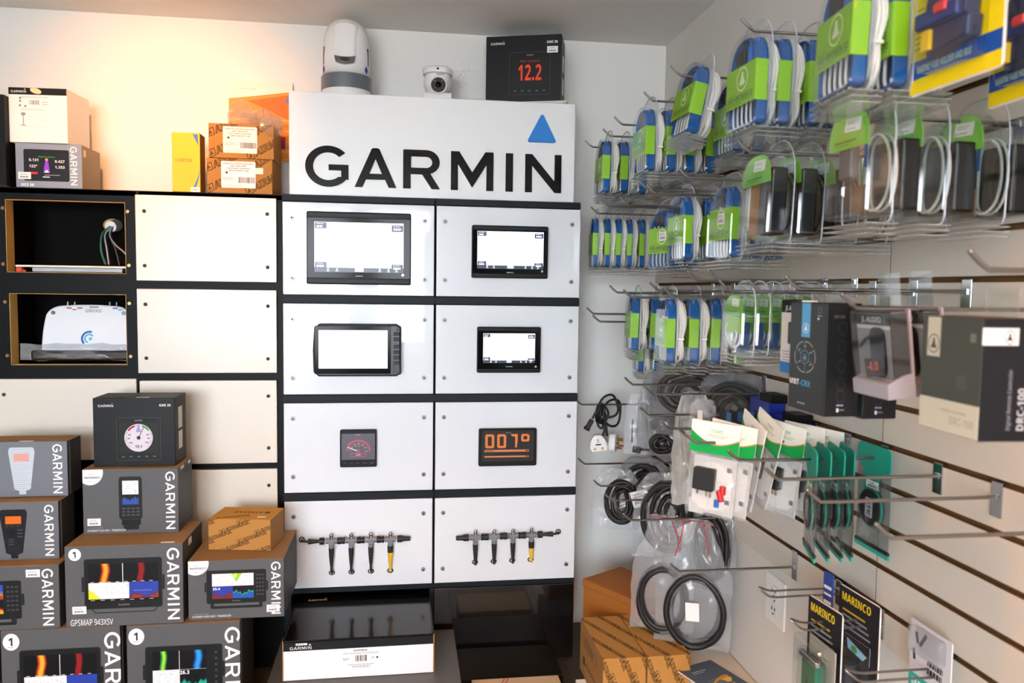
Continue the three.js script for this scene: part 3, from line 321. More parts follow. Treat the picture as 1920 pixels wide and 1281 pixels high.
// ---------------------------------------------------------------- platform that everything below stands on
const PLAT = 0.36;
{
  const t = thing('display_platform', 'low dark platform under the cabinets and boxes', 'platform', [0, 0, 0]);
  mesh('top_board', rb(2.6, 0.03, 1.0, 0.003, -0.44, PLAT - 0.015, -2.16), std('#3a342e', 0.5), t);
  mesh('base', bx(2.5, PLAT - 0.03, 0.9, -0.44, (PLAT - 0.03) / 2, -2.2), M.dark, t);
}
// ---------------------------------------------------------------- the glossy display tower
const TZ = -2.4;
function panelHoles(g, xs, ys, z, mat, r = 0.0055) { for (const x of xs) for (const y of ys) { const s = mesh('screw', new THREE.SphereGeometry(r, 12, 6, 0, 6.3, 0, 1.57).rotateX(Math.PI / 2).scale(1, 1, 0.6).translate(x, y, z), mat, g); } }
{
  const t = thing('display_cabinet', 'tall glossy white display cabinet with dark frame holding six screens', 'cabinet', [0, 0, 0]);
  const body = [bx(0.911, 1.205, 0.235, 0.097, 1.2195, -2.5325)];
  mesh('carcass', join(body), M.dark, t);
  for (const x of [-0.358, 0.0975]) mesh('top_edge', rb(0.4535, 0.02, 0.26, 0.002, x + 0.2275, 1.8165, -2.533), M.dark, t);
  for (let r = 0; r < 4; r++) {
    const y0 = 1.804 - r * 0.3025, y1 = y0 - (r === 3 ? 0.272 : 0.2755);
    for (const [x0, x1, sx] of [[-0.3555, 0.0945, [-0.3285, 0.0665]], [0.1015, 0.5515, [0.128, 0.525]]]) {
      const p = mesh('panel', rb(x1 - x0, y0 - y1, 0.012, 0.002, (x0 + x1) / 2, (y0 + y1) / 2, TZ - 0.006), M.gloss, t);
      for (const x of sx) for (const y of [y0 - 0.047, y0 - 0.226]) { const s = mesh('screw', cylZ(0.0062, 0.0072, 0.004, 14).translate(x, y, TZ + 0.002), [M.screw, M.screwFace, M.screw], p); s.userData.label = 'steel panel screw with dark socket'; }
    }
    if (r < 3) mesh('divider', rb(0.911, 0.022, 0.012, 0.001, 0.097, y1 - 0.0135, TZ - 0.007), M.dark, t);
  }
  mesh('centre_post', bx(0.004, 1.18, 0.014, 0.098, 1.213, TZ - 0.008), M.darkIn, t);
  // sockets of the screws
  mesh('lower_rail', rb(0.911, 0.02, 0.02, 0.002, 0.097, 0.617, TZ - 0.012), M.dark, t);
  mesh('lower_back', bx(0.911, 0.25, 0.02, 0.097, PLAT + 0.125, -2.63), M.darkIn, t);
  mesh('lower_side', join([bx(0.02, 0.25, 0.24, -0.348, PLAT + 0.125, -2.53), bx(0.02, 0.25, 0.24, 0.098, PLAT + 0.125, -2.53), bx(0.02, 0.25, 0.24, 0.543, PLAT + 0.125, -2.53)]), M.dark, t);
  mesh('black_panel', rb(0.452, 0.246, 0.01, 0.002, 0.326, PLAT + 0.123, TZ - 0.006), M.black, t, 'glossy black lower panel');
}
// the sign on top
{
  const t = thing('shop_sign', 'white glossy sign box with raised black brand letters and blue triangle on the tower', 'sign', [0, 0, 0]);
  mesh('sign_box', rb(0.872, 0.306, 0.21, 0.003, 0.0975, 1.9805, -2.525), phy('#eceef0', 0.35, { clearcoat: 1, clearcoatRoughness: 0.04 }), t);
  const H = 0.1175, W = 0.781 / WORD_W;
  for (const k of Object.keys(GLYPHS)) {
    const q = GLYPHS[k], s = new THREE.Shape(q.o.map((p) => new THREE.Vector2((q.x + p[0]) * W, p[1] * H)));
    for (const h of q.h) s.holes.push(new THREE.Path(h.map((p) => new THREE.Vector2(p[0] * W + q.x * W, p[1] * H))));
    mesh('letter', ext(s, 0.007, 0.001, 1).translate(-0.291, 1.8555, -2.42), M.letter, t);
  }
  const tri = new THREE.Shape(); tri.moveTo(-0.038, 0); tri.lineTo(0.038, 0); tri.quadraticCurveTo(0.046, 0.001, 0.043, 0.009); tri.lineTo(0.005, 0.082); tri.quadraticCurveTo(0, 0.088, -0.005, 0.082); tri.lineTo(-0.043, 0.009); tri.quadraticCurveTo(-0.046, 0.001, -0.038, 0);
  mesh('triangle', ext(tri, 0.006, 0.001, 1).translate(0.427, 2.01, -2.42), M.blueTri, t, 'blue triangle emblem');
}
// displays set into the panels
const glowMat = (t, k) => std('#000000', 0.3, { emissive: '#ffffff', emissiveMap: t, emissiveIntensity: k });
function screenLight(x, y, w, h, c, k) { const l = new THREE.RectAreaLight(c, k, w, h); l.name = 'screen_light'; l.position.set(x, y, TZ + 0.034); l.lookAt(x, y, 0); scene.add(l); }
function chartplotter(x, y, w, h, sx, sy, sw, sh, label, o) {
  const t = thing('chartplotter', label, 'chart plotter', [x, y, TZ]);
  mesh('bezel', ext(rrShape(w, h, 0.006), 0.022, 0.004), M.bezel, t);
  mesh('front_glass', ext(rrShape(w * 0.985, h * (o.strip ? 0.83 : 0.97), 0.003), 0.003, 0.001).translate(0, 0, 0.0205), M.bezelGloss, t);
  mesh('screen', bx(sw, sh, 0.001, sx - x, sy - y, 0.0242), glowMat(o.map, o.k), t, 'bright overexposed chart screen');
  if (o.power) mesh('power_button', cylZ(0.0035, 0.0035, 0.002, 12).translate(w * 0.42, -h * 0.36, 0.0238), M.chrome, t);
  mesh('brand_mark', bx(0.022, 0.0032, 0.0008, 0, sy - y - sh / 2 - 0.011, 0.0238), std('#7c8488', 0.4), t);
  if (o.strip) { for (const s of [1, -1]) mesh('edge_strip', bx(w * 0.99, 0.0012, 0.001, 0, s * h * 0.425, 0.0222), M.hole, t); }
  screenLight(sx, sy, sw, sh, o.c, o.lk);
  return t;
}
chartplotter(-0.13, 1.6685, 0.308, 0.216, -0.1295, 1.671, 0.262, 0.148, 'largest black chart plotter in the upper left panel of the tower', { map: T.scrA, k: 1.7, power: 1, strip: 1, c: '#eaffd8', lk: 0.7 });
chartplotter(0.327, 1.667, 0.237, 0.161, 0.3275, 1.672, 0.205, 0.114, 'medium chart plotter in the upper right panel of the tower', { map: T.scrA, k: 1.7, power: 1, strip: 1, c: '#e4f0ff', lk: 0.7 });
chartplotter(0.3275, 1.3645, 0.199, 0.143, 0.327, 1.37, 0.162, 0.092, 'smallest chart plotter in the right panel of the second row', { map: T.scrA, k: 1.6, power: 1, strip: 1, c: '#f0ffd8', lk: 0.7 });
{
  const t = thing('fishfinder', 'white-screened fishfinder with a column of keys at its right side', 'fishfinder', [-0.134, 1.3635, TZ]);
  const s = poly([[-0.13, -0.066], [-0.115, -0.0795], [0.115, -0.0795], [0.13, -0.071], [0.13, 0.07], [0.115, 0.0795], [-0.113, 0.0795], [-0.128, 0.066], [-0.132, 0]]);
  mesh('bezel', ext(s, 0.034, 0.006), std('#1b2030', 0.35), t);
  mesh('front_glass', ext(rrShape(0.225, 0.144, 0.003), 0.003, 0.001).translate(-0.014, 0.001, 0.033), M.bezelGloss, t);
  mesh('screen', bx(0.203, 0.115, 0.001, -0.0125, 0.003, 0.0367), glowMat(T.scrB, 1.6), t, 'white glowing sonar screen');
  for (let i = 0; i < 6; i++) mesh('key', rb(0.018, 0.011, 0.004, 0.002, 0.116, 0.05 - i * 0.0165 - (i > 1 ? 0.006 : 0), 0.0345), M.rubber, t);
  mesh('power_button', cylZ(0.004, 0.004, 0.004, 12).translate(0.118, 0.062, 0.034), M.rubber, t);
  mesh('card_door', rb(0.02, 0.028, 0.003, 0.002, 0.116, -0.052, 0.0345), std('#161a26', 0.4), t);
  screenLight(-0.1465, 1.367, 0.2, 0.113, '#e8f0ff', 0.7);
}
{
  const t = thing('instrument_gauge', 'square instrument showing a red engine dial with white needle', 'gauge', [-0.133, 1.061, TZ]);
  mesh('bezel', ext(rrShape(0.11, 0.116, 0.006), 0.016, 0.003), M.bezel, t);
  mesh('screen', bx(0.1, 0.08, 0.001, 0, 0.006, 0.0163), glowMat(T.scrDial, 0.9), t, 'grey-violet dial screen with red scale');
  for (let i = 0; i < 5; i++) mesh('button', rb(0.014, 0.008, 0.004, 0.0035, -0.04 + i * 0.02, -0.0445, 0.016), M.rubber, t);
}
{
  const t = thing('instrument_display', 'wide black instrument showing orange heading digits 007 degrees', 'display', [0.328, 1.0575, TZ]);
  mesh('bezel', ext(rrShape(0.183, 0.119, 0.006), 0.016, 0.003), M.bezel, t);
  mesh('screen', bx(0.164, 0.096, 0.001, 0, 0.004, 0.0163), glowMat(T.scrHead, 0.75), t, 'black screen with orange digits');
}
// the two wired network backbones
function backbone(x0, y0, tilt, mirror, dropY, label) {
  const t = thing('network_backbone', label, 'cable network', [x0, y0, TZ + 0.016]); t.rotation.z = tilt;
  const s = mirror ? -1 : 1;
  for (let i = 0; i < 4; i++) {
    const x = s * (-0.089 + i * 0.0595), yel = (mirror ? i === 0 : i === 3);
    const e = mesh('tee_connector', join([cyl(0.0085, 0.0085, 0.034, 12).rotateZ(Math.PI / 2).translate(x, 0, 0), bx(0.016, 0.017, 0.016, x, -0.002, 0), cyl(0.0075, 0.0075, 0.02, 12).translate(x, -0.014, 0)]), M.greyPlastic, t);
    mesh('mount_screw', join([cyl(0.005, 0.005, 0.014, 12).translate(x, 0.011, 0.003), new THREE.SphereGeometry(0.0062, 12, 8).translate(x, 0.018, 0.003)]), M.chrome, e);
    const L = -dropY, lean = mirror ? 0.0 : 0;
    const d = mesh('drop_cable', join([cyl(0.0085, 0.0075, 0.022, 12).translate(x, -0.033, 0), cyl(0.0068, 0.0045, 0.034, 12).translate(x, -0.06, 0), ...[0, 1, 2].map((j) => cyl(0.0074 - j * 0.0008, 0.0074 - j * 0.0008, 0.003, 12).translate(x, -0.05 - j * 0.009, 0)), tube([[x, -0.074, 0], [x + lean, -0.09, 0], [x + 0.001, -L + 0.004, -0.004], [x + 0.001, -L, -0.018]], 0.0036, 10, 8)]), yel ? M.yellow : M.rubber, t, yel ? 'yellow drop cable' : 'black drop cable');
    if (yel) mesh('coupling_nut', cyl(0.0092, 0.0088, 0.02, 14).translate(x, -0.031, 0), M.rubber, d);
    mesh('cable_hole', new THREE.TorusGeometry(0.0075, 0.0018, 8, 18).scale(1.05, 0.85, 1).translate(x, -L, -0.0155), M.hole, t);
    if (i < 3) mesh('coupling', join([cyl(0.0105, 0.0105, 0.012, 14).rotateZ(Math.PI / 2).translate(x + s * 0.024, 0, 0), cyl(0.009, 0.009, 0.022, 14).rotateZ(Math.PI / 2).translate(x + s * 0.0298, 0, 0), cyl(0.0105, 0.0105, 0.006, 14).rotateZ(Math.PI / 2).translate(x + s * 0.0375, 0, 0)]), M.rubber, t);
  }
  const xe = s * 0.1265, xs = s * -0.125;
  mesh('terminator', join([cyl(0.0105, 0.0105, 0.016, 14).rotateZ(Math.PI / 2).translate(xe - s * 0.008, 0, 0), cyl(0.0085, 0.0065, 0.024, 12).rotateZ(s * Math.PI / 2).translate(xe + s * 0.012, 0, 0), cyl(0.0075, 0.0075, 0.005, 12).rotateZ(Math.PI / 2).translate(xe + s * 0.018, 0, 0)]), M.rubber, t);
  mesh('power_plug', join([cyl(0.0105, 0.0105, 0.014, 14).rotateZ(Math.PI / 2).translate(xs + s * 0.008, 0, 0), cyl(0.0045, 0.0085, 0.034, 12).rotateZ(s * -Math.PI / 2).translate(xs - s * 0.016, 0, 0), tube([[xs - s * 0.03, 0, 0], [xs - s * 0.042, 0.001, 0], [xs - s * 0.052, 0.002, -0.003], [xs - s * 0.054, 0.002, -0.018]], 0.0036, 10, 8)]), M.rubber, t);
  mesh('cable_hole', new THREE.TorusGeometry(0.0075, 0.0018, 8, 18).translate(xs - s * 0.054, 0.002, -0.0155), M.hole, t);
}
backbone(-0.125, 0.776, 0, false, -0.105, 'cable backbone whose yellow drop cable hangs at its right end, lower left panel');
backbone(0.318, 0.774, 0.012, true, -0.085, 'cable backbone whose power lead enters at its right end, lower right panel');

// ---------------------------------------------------------------- left cabinets
{
  const t = thing('storage_cabinet', 'low black storage cabinet with cream panels left of the white tower', 'cabinet', [0, 0, 0]);
  const F = -2.442, D = 0.2;
  const frame = new THREE.Shape(); frame.moveTo(-1.42, PLAT); frame.lineTo(-0.362, PLAT); frame.lineTo(-0.362, 1.828); frame.lineTo(-1.42, 1.828);
  const hole = (x0, x1, y0, y1) => { const p = new THREE.Path(); p.moveTo(x0, y0); p.lineTo(x1, y0); p.lineTo(x1, y1); p.lineTo(x0, y1); frame.holes.push(p); };
  hole(-1.138, -0.811, 1.583, 1.793); hole(-1.134, -0.813, 1.312, 1.522);
  mesh('front_frame', ext(frame, 0.018).translate(0, 0, F - 0.018), M.darkLeft, t);
  mesh('top_board', rb(0.642, 0.018, 0.22, 0.002, -1.099, 1.819, -2.552), M.darkLeft, t); mesh('top_board', rb(0.413, 0.018, 0.22, 0.002, -0.5685, 1.819, -2.552), M.darkLeft, t);
  mesh('shell', join([bx(1.05, 0.012, D, -0.89, 1.552, -2.56), bx(1.05, 0.012, D, -0.89, 1.28, -2.56), bx(1.05, 1.45, 0.01, -0.89, 1.09, -2.655), bx(0.012, 1.45, D, -0.79, 1.09, -2.56), bx(0.012, 1.45, D, -1.16, 1.09, -2.56), bx(0.012, 1.45, D, -0.368, 1.09, -2.56)]), M.darkIn, t);
  // raw gold edges of the two cut openings
  for (const [x0, x1, y0, y1] of [[-1.138, -0.811, 1.583, 1.793], [-1.134, -0.813, 1.312, 1.522]]) mesh('cut_edge', join([bx(0.0014, y1 - y0, 0.045, x0 + 0.0006, (y0 + y1) / 2, F - 0.023), bx(0.0014, y1 - y0, 0.02, x1 - 0.0006, (y0 + y1) / 2, F - 0.0105), bx(x1 - x0, 0.0014, 0.03, (x0 + x1) / 2, y0 + 0.0006, F - 0.0155), bx(x1 - x0, 0.0014, 0.02, (x0 + x1) / 2, y1 - 0.0006, F - 0.0105)]), M.edgeGold, t);
  const pan = (x0, x1, y0, y1, scr) => { const p = mesh('panel', rb(x1 - x0, y1 - y0, 0.013, 0.0015, (x0 + x1) / 2, (y0 + y1) / 2, F + 0.006), M.cream, t); for (const [x, y] of scr) mesh('screw', new THREE.SphereGeometry(0.0055, 12, 6).scale(1, 1, 0.5).translate(x, y, F + 0.0135), M.screwDark, p); };
  pan(-0.779, -0.378, 1.564, 1.8155, [[-0.754, 1.768], [-0.404, 1.768], [-0.755, 1.608], [-0.404, 1.609]]);
  pan(-0.779, -0.379, 1.289, 1.54, [[-0.755, 1.494], [-0.404, 1.492], [-0.755, 1.334], [-0.405, 1.332]]);
  pan(-0.776, -0.38, 1.012, 1.266, [[-0.405, 1.218], [-0.405, 1.058]]);
  pan(-0.776, -0.38, 0.72, 0.993, [[-0.405, 0.942], [-0.405, 0.77]]);
  pan(-1.4, -0.785, 1.03, 1.272, [[-1.15, 1.227]]);
  for (const [x, y] of [[-0.803, 1.766], [-0.802, 1.608], [-0.803, 1.496], [-0.802, 1.338], [-1.143, 1.767], [-1.146, 1.606], [-1.144, 1.497], [-1.142, 1.34]]) mesh('screw', cylZ(0.005, 0.006, 0.004, 12).translate(x, y, F + 0.002), std('#8a7050', 0.3, { metalness: 1 }), t);
}
{ // open compartment above: wall hole, wires and the tray
  const t = thing('wiring_harness', 'loose green and grey wires dropping from a round hole in upper compartment', 'wires', [-0.918, 1.74, -2.648]);
  mesh('hole_rim', new THREE.TorusGeometry(0.02, 0.005, 10, 24).scale(1.15, 0.85, 1), std('#c8924a', 0.6), t);
  mesh('conduit', cylZ(0.017, 0.019, 0.05, 18).rotateX(0.15).translate(0.012, -0.004, 0.026), M.white, t);
  const w = (c, p) => mesh('wire', tube(p, 0.0028, 24, 6), c, t);
  w(std('#2a7a68', 0.5), [[0.012, -0.008, 0.05], [-0.004, -0.03, 0.07], [-0.01, -0.08, 0.075], [0.0, -0.125, 0.07]]);
  w(std('#1d5a50', 0.5), [[0.01, -0.008, 0.05], [-0.006, -0.035, 0.075], [-0.006, -0.085, 0.08], [0.004, -0.127, 0.075]]);
  w(std('#9a9a9a', 0.5), [[0.014, -0.008, 0.05], [0.0, -0.035, 0.065], [0.006, -0.08, 0.07], [0.012, -0.127, 0.072]]);
  w(std('#8c8c90', 0.5), [[0.018, -0.008, 0.05], [0.012, -0.035, 0.06], [0.03, -0.065, 0.065], [0.062, -0.095, 0.07], [0.07, -0.128, 0.075]]);
  w(std('#3c3040', 0.5), [[0.018, -0.008, 0.05], [0.014, -0.04, 0.06], [0.03, -0.08, 0.065], [0.042, -0.128, 0.07]]);
}
{
  const t = thing('mounting_tray', 'white flat mounting plate lying in the upper open compartment', 'plate', [-0.972, 1.5995, -2.535], 0.03);
  mesh('plate', ext(rrShape(0.315, 0.14, 0.012), 0.006, 0.002).rotateX(-Math.PI / 2), M.whiteMatte, t);
  mesh('raised_underside', rb(0.25, 0.013, 0.11, 0.003, 0.01, -0.0066, 0), std('#b8bcc0', 0.5), t);
}
{
  const t = thing('wire_connector', 'small orange wire connector at the left of the white plate', 'connector', [-1.118, 1.592, -2.475]);
  mesh('body', join([rb(0.018, 0.014, 0.014, 0.003), cyl(0.004, 0.004, 0.016, 10).rotateZ(1.2).translate(0.01, -0.003, 0), new THREE.SphereGeometry(0.006, 10, 8).translate(-0.004, 0.008, 0)]), std('#c8481c', 0.5), t);
}
{
  const t = thing('marine_router', 'white rounded electronic unit with blue swirl emblem in the lower open compartment', 'device', [-0.94, 1.318, -2.53]);
  t.rotation.x = -0.12;
  const s = new THREE.Shape(); s.moveTo(-0.13, 0); s.lineTo(0.13, 0); s.quadraticCurveTo(0.135, 0.08, 0.122, 0.135); s.quadraticCurveTo(0.112, 0.16, 0.08, 0.164); s.quadraticCurveTo(0, 0.172, -0.08, 0.164); s.quadraticCurveTo(-0.112, 0.16, -0.122, 0.135); s.quadraticCurveTo(-0.135, 0.08, -0.13, 0);
  const g = ext(s, 0.045, 0.006, 3), uv = g.attributes.uv, p = g.attributes.position; for (let i = 0; i < p.count; i++) uv.setXY(i, (p.getX(i) + 0.135) / 0.27, p.getY(i) / 0.17);
  mesh('case', g, printed(T.device, 0.4), t);
  for (const x of [-0.1, 0.1]) mesh('screw', cylZ(0.006, 0.006, 0.004, 14).translate(x, 0.142, 0.046), std('#6a6c70', 0.3, { metalness: 1 }), t);
  for (const x of [-0.07, -0.05, 0.05, 0.07]) mesh('antenna_socket', cyl(0.003, 0.003, 0.014, 8).translate(x, 0.171, 0.02), M.screw, t);
}
// ---------------------------------------------------------------- crumpled plastic bags
function bagGeo(w, h, d, o = {}) {                            // hangs from (0, 0, 0) down to -h; thickness along z
  const nx = o.nx ?? 14, ny = o.ny ?? 20, pos = [], uv = [], idx = [], ph = [0, 1, 2, 3, 4, 5].map(() => rr(0, 6.3)), amp = o.crumple ?? 0.06;
  const side = (sg) => { const base = pos.length / 3; for (let j = 0; j <= ny; j++) for (let i = 0; i <= nx; i++) { const u = i / nx, v = j / ny; const q0 = Math.min(1, v / 0.5), pinch = o.cone ? 1 - o.cone * (1 - q0 * q0 * (3 - 2 * q0)) : 1 - (o.pinch ?? 0.4) * Math.exp(-v * 7); const th = Math.pow(Math.sin(Math.PI * u), 0.6) * Math.pow(Math.sin(Math.PI * Math.min(1, 0.04 + v * 0.96)), 0.7) * (0.25 + 0.75 * v);
      const edge = i === 0 || i === nx || j === 0 || j === ny; const c = amp * w * (Math.sin(u * 17 + ph[0] + v * 6) * Math.sin(v * 13 + ph[1]) + 0.6 * Math.sin(u * 31 + ph[2] - v * 19) + 0.5 * Math.sin(v * 37 + u * 9 + ph[3])) * 0.3;
      const x = (u - 0.5) * w * pinch + c * 0.5 * (edge ? 1.4 : 0.6), y = -v * h + c * (edge ? 0.5 : 0.3), z = sg * d / 2 * th + (edge ? 0 : c * (sg > 0 ? 1 : 0.7)) + 0.25 * amp * w * Math.sin(v * 5 + ph[4]);
      pos.push(x, y, z); uv.push(u, 1 - v); } for (let j = 0; j < ny; j++) for (let i = 0; i < nx; i++) { const a = base + j * (nx + 1) + i, b = a + 1, c2 = a + nx + 1, d2 = c2 + 1; sg > 0 ? idx.push(a, c2, b, b, c2, d2) : idx.push(a, b, c2, b, d2, c2); } };
  side(1); side(-1);
  const g = new THREE.BufferGeometry(); g.setAttribute('position', new THREE.Float32BufferAttribute(pos, 3)); g.setAttribute('uv', new THREE.Float32BufferAttribute(uv, 2)); g.setIndex(idx); g.computeVertexNormals(); return g;
}
function coil(rx, ry, n, r, spread, o = {}) {                  // a bundle of cable loops in the x-y plane
  const out = []; for (let k = 0; k < n; k++) { const pts = [], p0 = rr(0, 6.3), q = 1 + rr(-0.06, 0.06); for (let i = 0; i < 20; i++) { const a = i / 20 * Math.PI * 2; pts.push(V(q * rx * Math.cos(a) + 0.002 * Math.sin(3 * a + p0), q * ry * Math.sin(a) + 0.002 * Math.cos(2 * a + p0), (k - (n - 1) / 2) * spread / Math.max(1, n - 1) + 0.003 * Math.sin(2 * a + p0))); } out.push(tube(pts, r, o.seg ?? 36, o.rad ?? 6, true)); } return join(out);
}
{
  const t = thing('plastic_bag', 'clear crinkled plastic bag of dark parts lying below the white unit', 'bag', [-0.965, 1.32, -2.478]);
  mesh('film', bagGeo(0.32, 0.05, 0.045, { crumple: 0.035, pinch: 0, nx: 40, ny: 12 }).translate(0, 0.053, 0), M.film, t);
  mesh('dark_contents', rb(0.28, 0.03, 0.02, 0.008, 0.012, 0.018, 0, 4), std('#241a14', 0.5), t);
}

// ---------------------------------------------------------------- boxes
function carton(name, label, cat, o) {
  const [x0, x1] = o.x, [y0, y1] = o.y, w = x1 - x0, h = y1 - y0, d = o.d;
  const t = thing(name, label, cat, [(x0 + x1) / 2, y0, o.z - d / 2], o.turn || 0, o.group);
  const side = o.side ?? M.greyBoxDark, top = o.top ?? M.kraftTop;
  mesh(o.part ?? 'carton', rb(w, h, d, o.r ?? 0.0018, 0, h / 2, 0, 1), [o.right ?? side, o.left ?? side, top, o.bottom ?? M.kraft, o.front, side], t);
  if (o.flap) mesh('tuck_flap', rb(w * 0.985, 0.0012, d * 0.3, 0.0005, 0, h + 0.0005, d * 0.34), o.flapMat ?? top, t);
  if (o.seal) mesh('seal_tab', bx(0.034, 0.0006, 0.008, o.seal * w, h + 0.0006, d * 0.44), M.whiteMatte, t, 'white paper seal');
  if (o.price) mesh('price_sticker', rb(0.034, 0.02, 0.0008, 0.0004, o.price[0], o.price[1], d / 2 + 0.0005).rotateZ(0), M.sticker, t, 'white price sticker');
  if (o.patch) for (const [z, y, a, b] of o.patch) mesh('side_label', bx(0.0008, b, a, w / 2 + 0.0006, y, z), M.paper, t, 'white printed label');
  if (o.strip) mesh('glue_strip', bx(0.0008, h * 0.96, 0.008, w / 2 + 0.0006, h / 2, d / 2 - 0.016), M.greyBox, t);
  return t;
}
const bigG = 'grey retail boxes of marine electronics on the lower left';
carton('electronics_box', 'grey box with split sonar screen picture, bottom row at the left edge', 'box', { x: [-1.02, -0.73], y: [PLAT, 0.659], z: -2.1, d: 0.16, front: print.big9b, strip: 1 });
carton('electronics_box', 'grey box picturing a blue-green sonar reading 26.3, bottom row beside the black box', 'box', { x: [-0.715, -0.428], y: [PLAT, 0.658], z: -2.1, d: 0.19, front: print.big9, strip: 1 });
carton('electronics_box', 'grey box with orange sonar picture cut by the left edge, third from the ground', 'box', { x: [-1.18, -0.876], y: [0.66, 0.8275], z: -2.1, d: 0.16, front: print.wide, flap: 1, price: [0.09, 0.148] });
carton('electronics_box', 'big grey box printed 943XSV with orange sonar picture and number one badge', 'box', { x: [-0.862, -0.571], y: [0.6595, 0.8745], z: -2.1, d: 0.2, front: print.map943, right: M.greyBoxDark, seal: 0.36, price: [-0.112, 0.046], patch: [[0.03, 0.2, 0.03, 0.018]] });
carton('electronics_box', 'light grey box with small split chart picture supporting a brown carton', 'box', { x: [-0.563, -0.315], y: [0.6585, 0.82], z: -2.115, d: 0.25, front: print.uhd54, price: [0.095, 0.025] });
carton('electronics_box', 'grey box picturing an upright handheld fishfinder, under the black gauge box', 'box', { x: [-0.852, -0.606], y: [0.875, 1.0535], z: -2.197, d: 0.14, front: print.plus44, side: std('#2c2c2f', 0.5), patch: [[0.03, 0.172, 0.03, 0.008], [-0.04, 0.172, 0.02, 0.008]], price: [-0.095, 0.034] });
carton('instrument_box', 'black instrument box with round dial picture topping the grey boxes', 'box', { x: [-0.832, -0.62], y: [1.054, 1.243], z: -2.225, d: 0.11, front: print.gmiDial, side: M.blackBox, top: std('#2b2420', 0.5), seal: 0.1, patch: [[0.005, 0.128, 0.036, 0.06], [0.005, 0.065, 0.034, 0.05]] });
carton('electronics_box', 'grey box picturing a black handset with orange display', 'box', { x: [-1.15, -0.894], y: [0.828, 0.9805], z: -2.15, d: 0.1, front: print.vhfBlack, flap: 1, strip: 1 });
carton('electronics_box', 'grey box picturing a silver wrapped handset, topmost at the left edge', 'box', { x: [-1.16, -0.889], y: [0.982, 1.131], z: -2.2, d: 0.09, front: print.vhfSilver, seal: 0.12, strip: 1 });
carton('transducer_box', 'small brown printed carton resting on the light grey box', 'carton', { x: [-0.523, -0.349], y: [0.8205, 0.908], z: -2.19, d: 0.12, turn: -0.16, front: print.airSmall, side: M.kraft, top: print.airLid });
// on the cabinet top
const TOP = 1.8285;
carton('antenna_box', 'white antenna box with black lid band stacked above the grey instrument box', 'box', { x: [-1.118, -0.957], y: [1.9565, 2.112], z: -2.44, d: 0.14, turn: -0.06, front: print.antenna, side: M.whiteMatte, top: M.blackBox, bottom: M.paper });
carton('electronics_box', 'blue-grey box with dark alarm screen picture under the white antenna box', 'box', { x: [-1.108, -0.928], y: [TOP, 1.956], z: -2.445, d: 0.14, front: print.instrument, side: std('#9c8460', 0.6), price: [-0.066, 0.034], patch: [[0.05, 0.105, 0.014, 0.02]] });
carton('radio_box', 'tall yellow radio box with blue corner arcs on cabinet top', 'box', { x: [-0.677, -0.597], y: [TOP, 2.002], z: -2.44, d: 0.06, front: print.cortex, side: std('#a8762e', 0.6), top: std('#d8a830', 0.5) });
carton('transducer_box', 'lower of two brown cartons with white barcode labels beside the sign', 'carton', { x: [-0.579, -0.39], y: [TOP, 1.931], z: -2.44, d: 0.17, front: print.airB, side: M.kraft });
carton('transducer_box', 'upper of two brown cartons with white barcode labels beside the sign', 'carton', { x: [-0.575, -0.388], y: [1.9325, 2.034], z: -2.445, d: 0.17, turn: 0.02, front: print.airA, side: M.kraft });
carton('loudspeaker_cabinet', 'tall black upright box at the left end of cabinet top', 'cabinet', { x: [-1.33, -1.122], y: [TOP, 2.085], z: -2.42, d: 0.2, front: M.blackBox, side: M.blackBox, top: M.blackBox, part: 'body' });
{
  const t = thing('poster', 'orange and white printed poster propped behind the brown cartons', 'poster', [-0.458, 1.96, -2.648]); t.rotation.x = -0.03;
  mesh('sheet', bx(0.2, 0.255, 0.003, 0, 0.1275, 0), [M.paper, M.paper, M.paper, M.paper, print.poster, M.paper], t);
}
{ // bubble wrap heap on the upper carton
  const t = thing('bubble_wrap', 'crumpled clear bubble wrap heaped on the upper brown carton', 'packaging', [-0.46, 2.036, -2.53]);
  const bub = phy('#f6efe4', 0.15, { transmission: 0.88, thickness: 0, ior: 1.4 });
  const parts = []; for (let i = 0; i < 9; i++) { const g = new THREE.IcosahedronGeometry(1, 3); const p = g.attributes.position, a = rr(0, 6); for (let k = 0; k < p.count; k++) { const x = p.getX(k), y = p.getY(k), z = p.getZ(k), q = 1 + 0.12 * Math.sin(5 * x + a) * Math.sin(6 * y + a) + 0.06 * Math.sin(13 * z + 11 * x); p.setXYZ(k, x * q, y * q, z * q); } g.computeVertexNormals(); const s = [0.026, 0.02, 0.024, 0.03, 0.026, 0.03, 0.022, 0.03, 0.026][i]; parts.push(g.scale(s * 1.2, s, s).translate([-0.035, -0.005, 0.03, -0.03, 0.0, 0.04, 0.07, 0.065, 0.02][i], [0.06, 0.035, 0.02, 0.02, 0.014, 0.024, 0.012, -0.004, 0.012][i], [0.0, 0.02, 0.0, 0.05, 0.06, 0.05, 0.06, 0.075, 0.0][i])); }
  mesh('film', join(parts), bub, t);
}
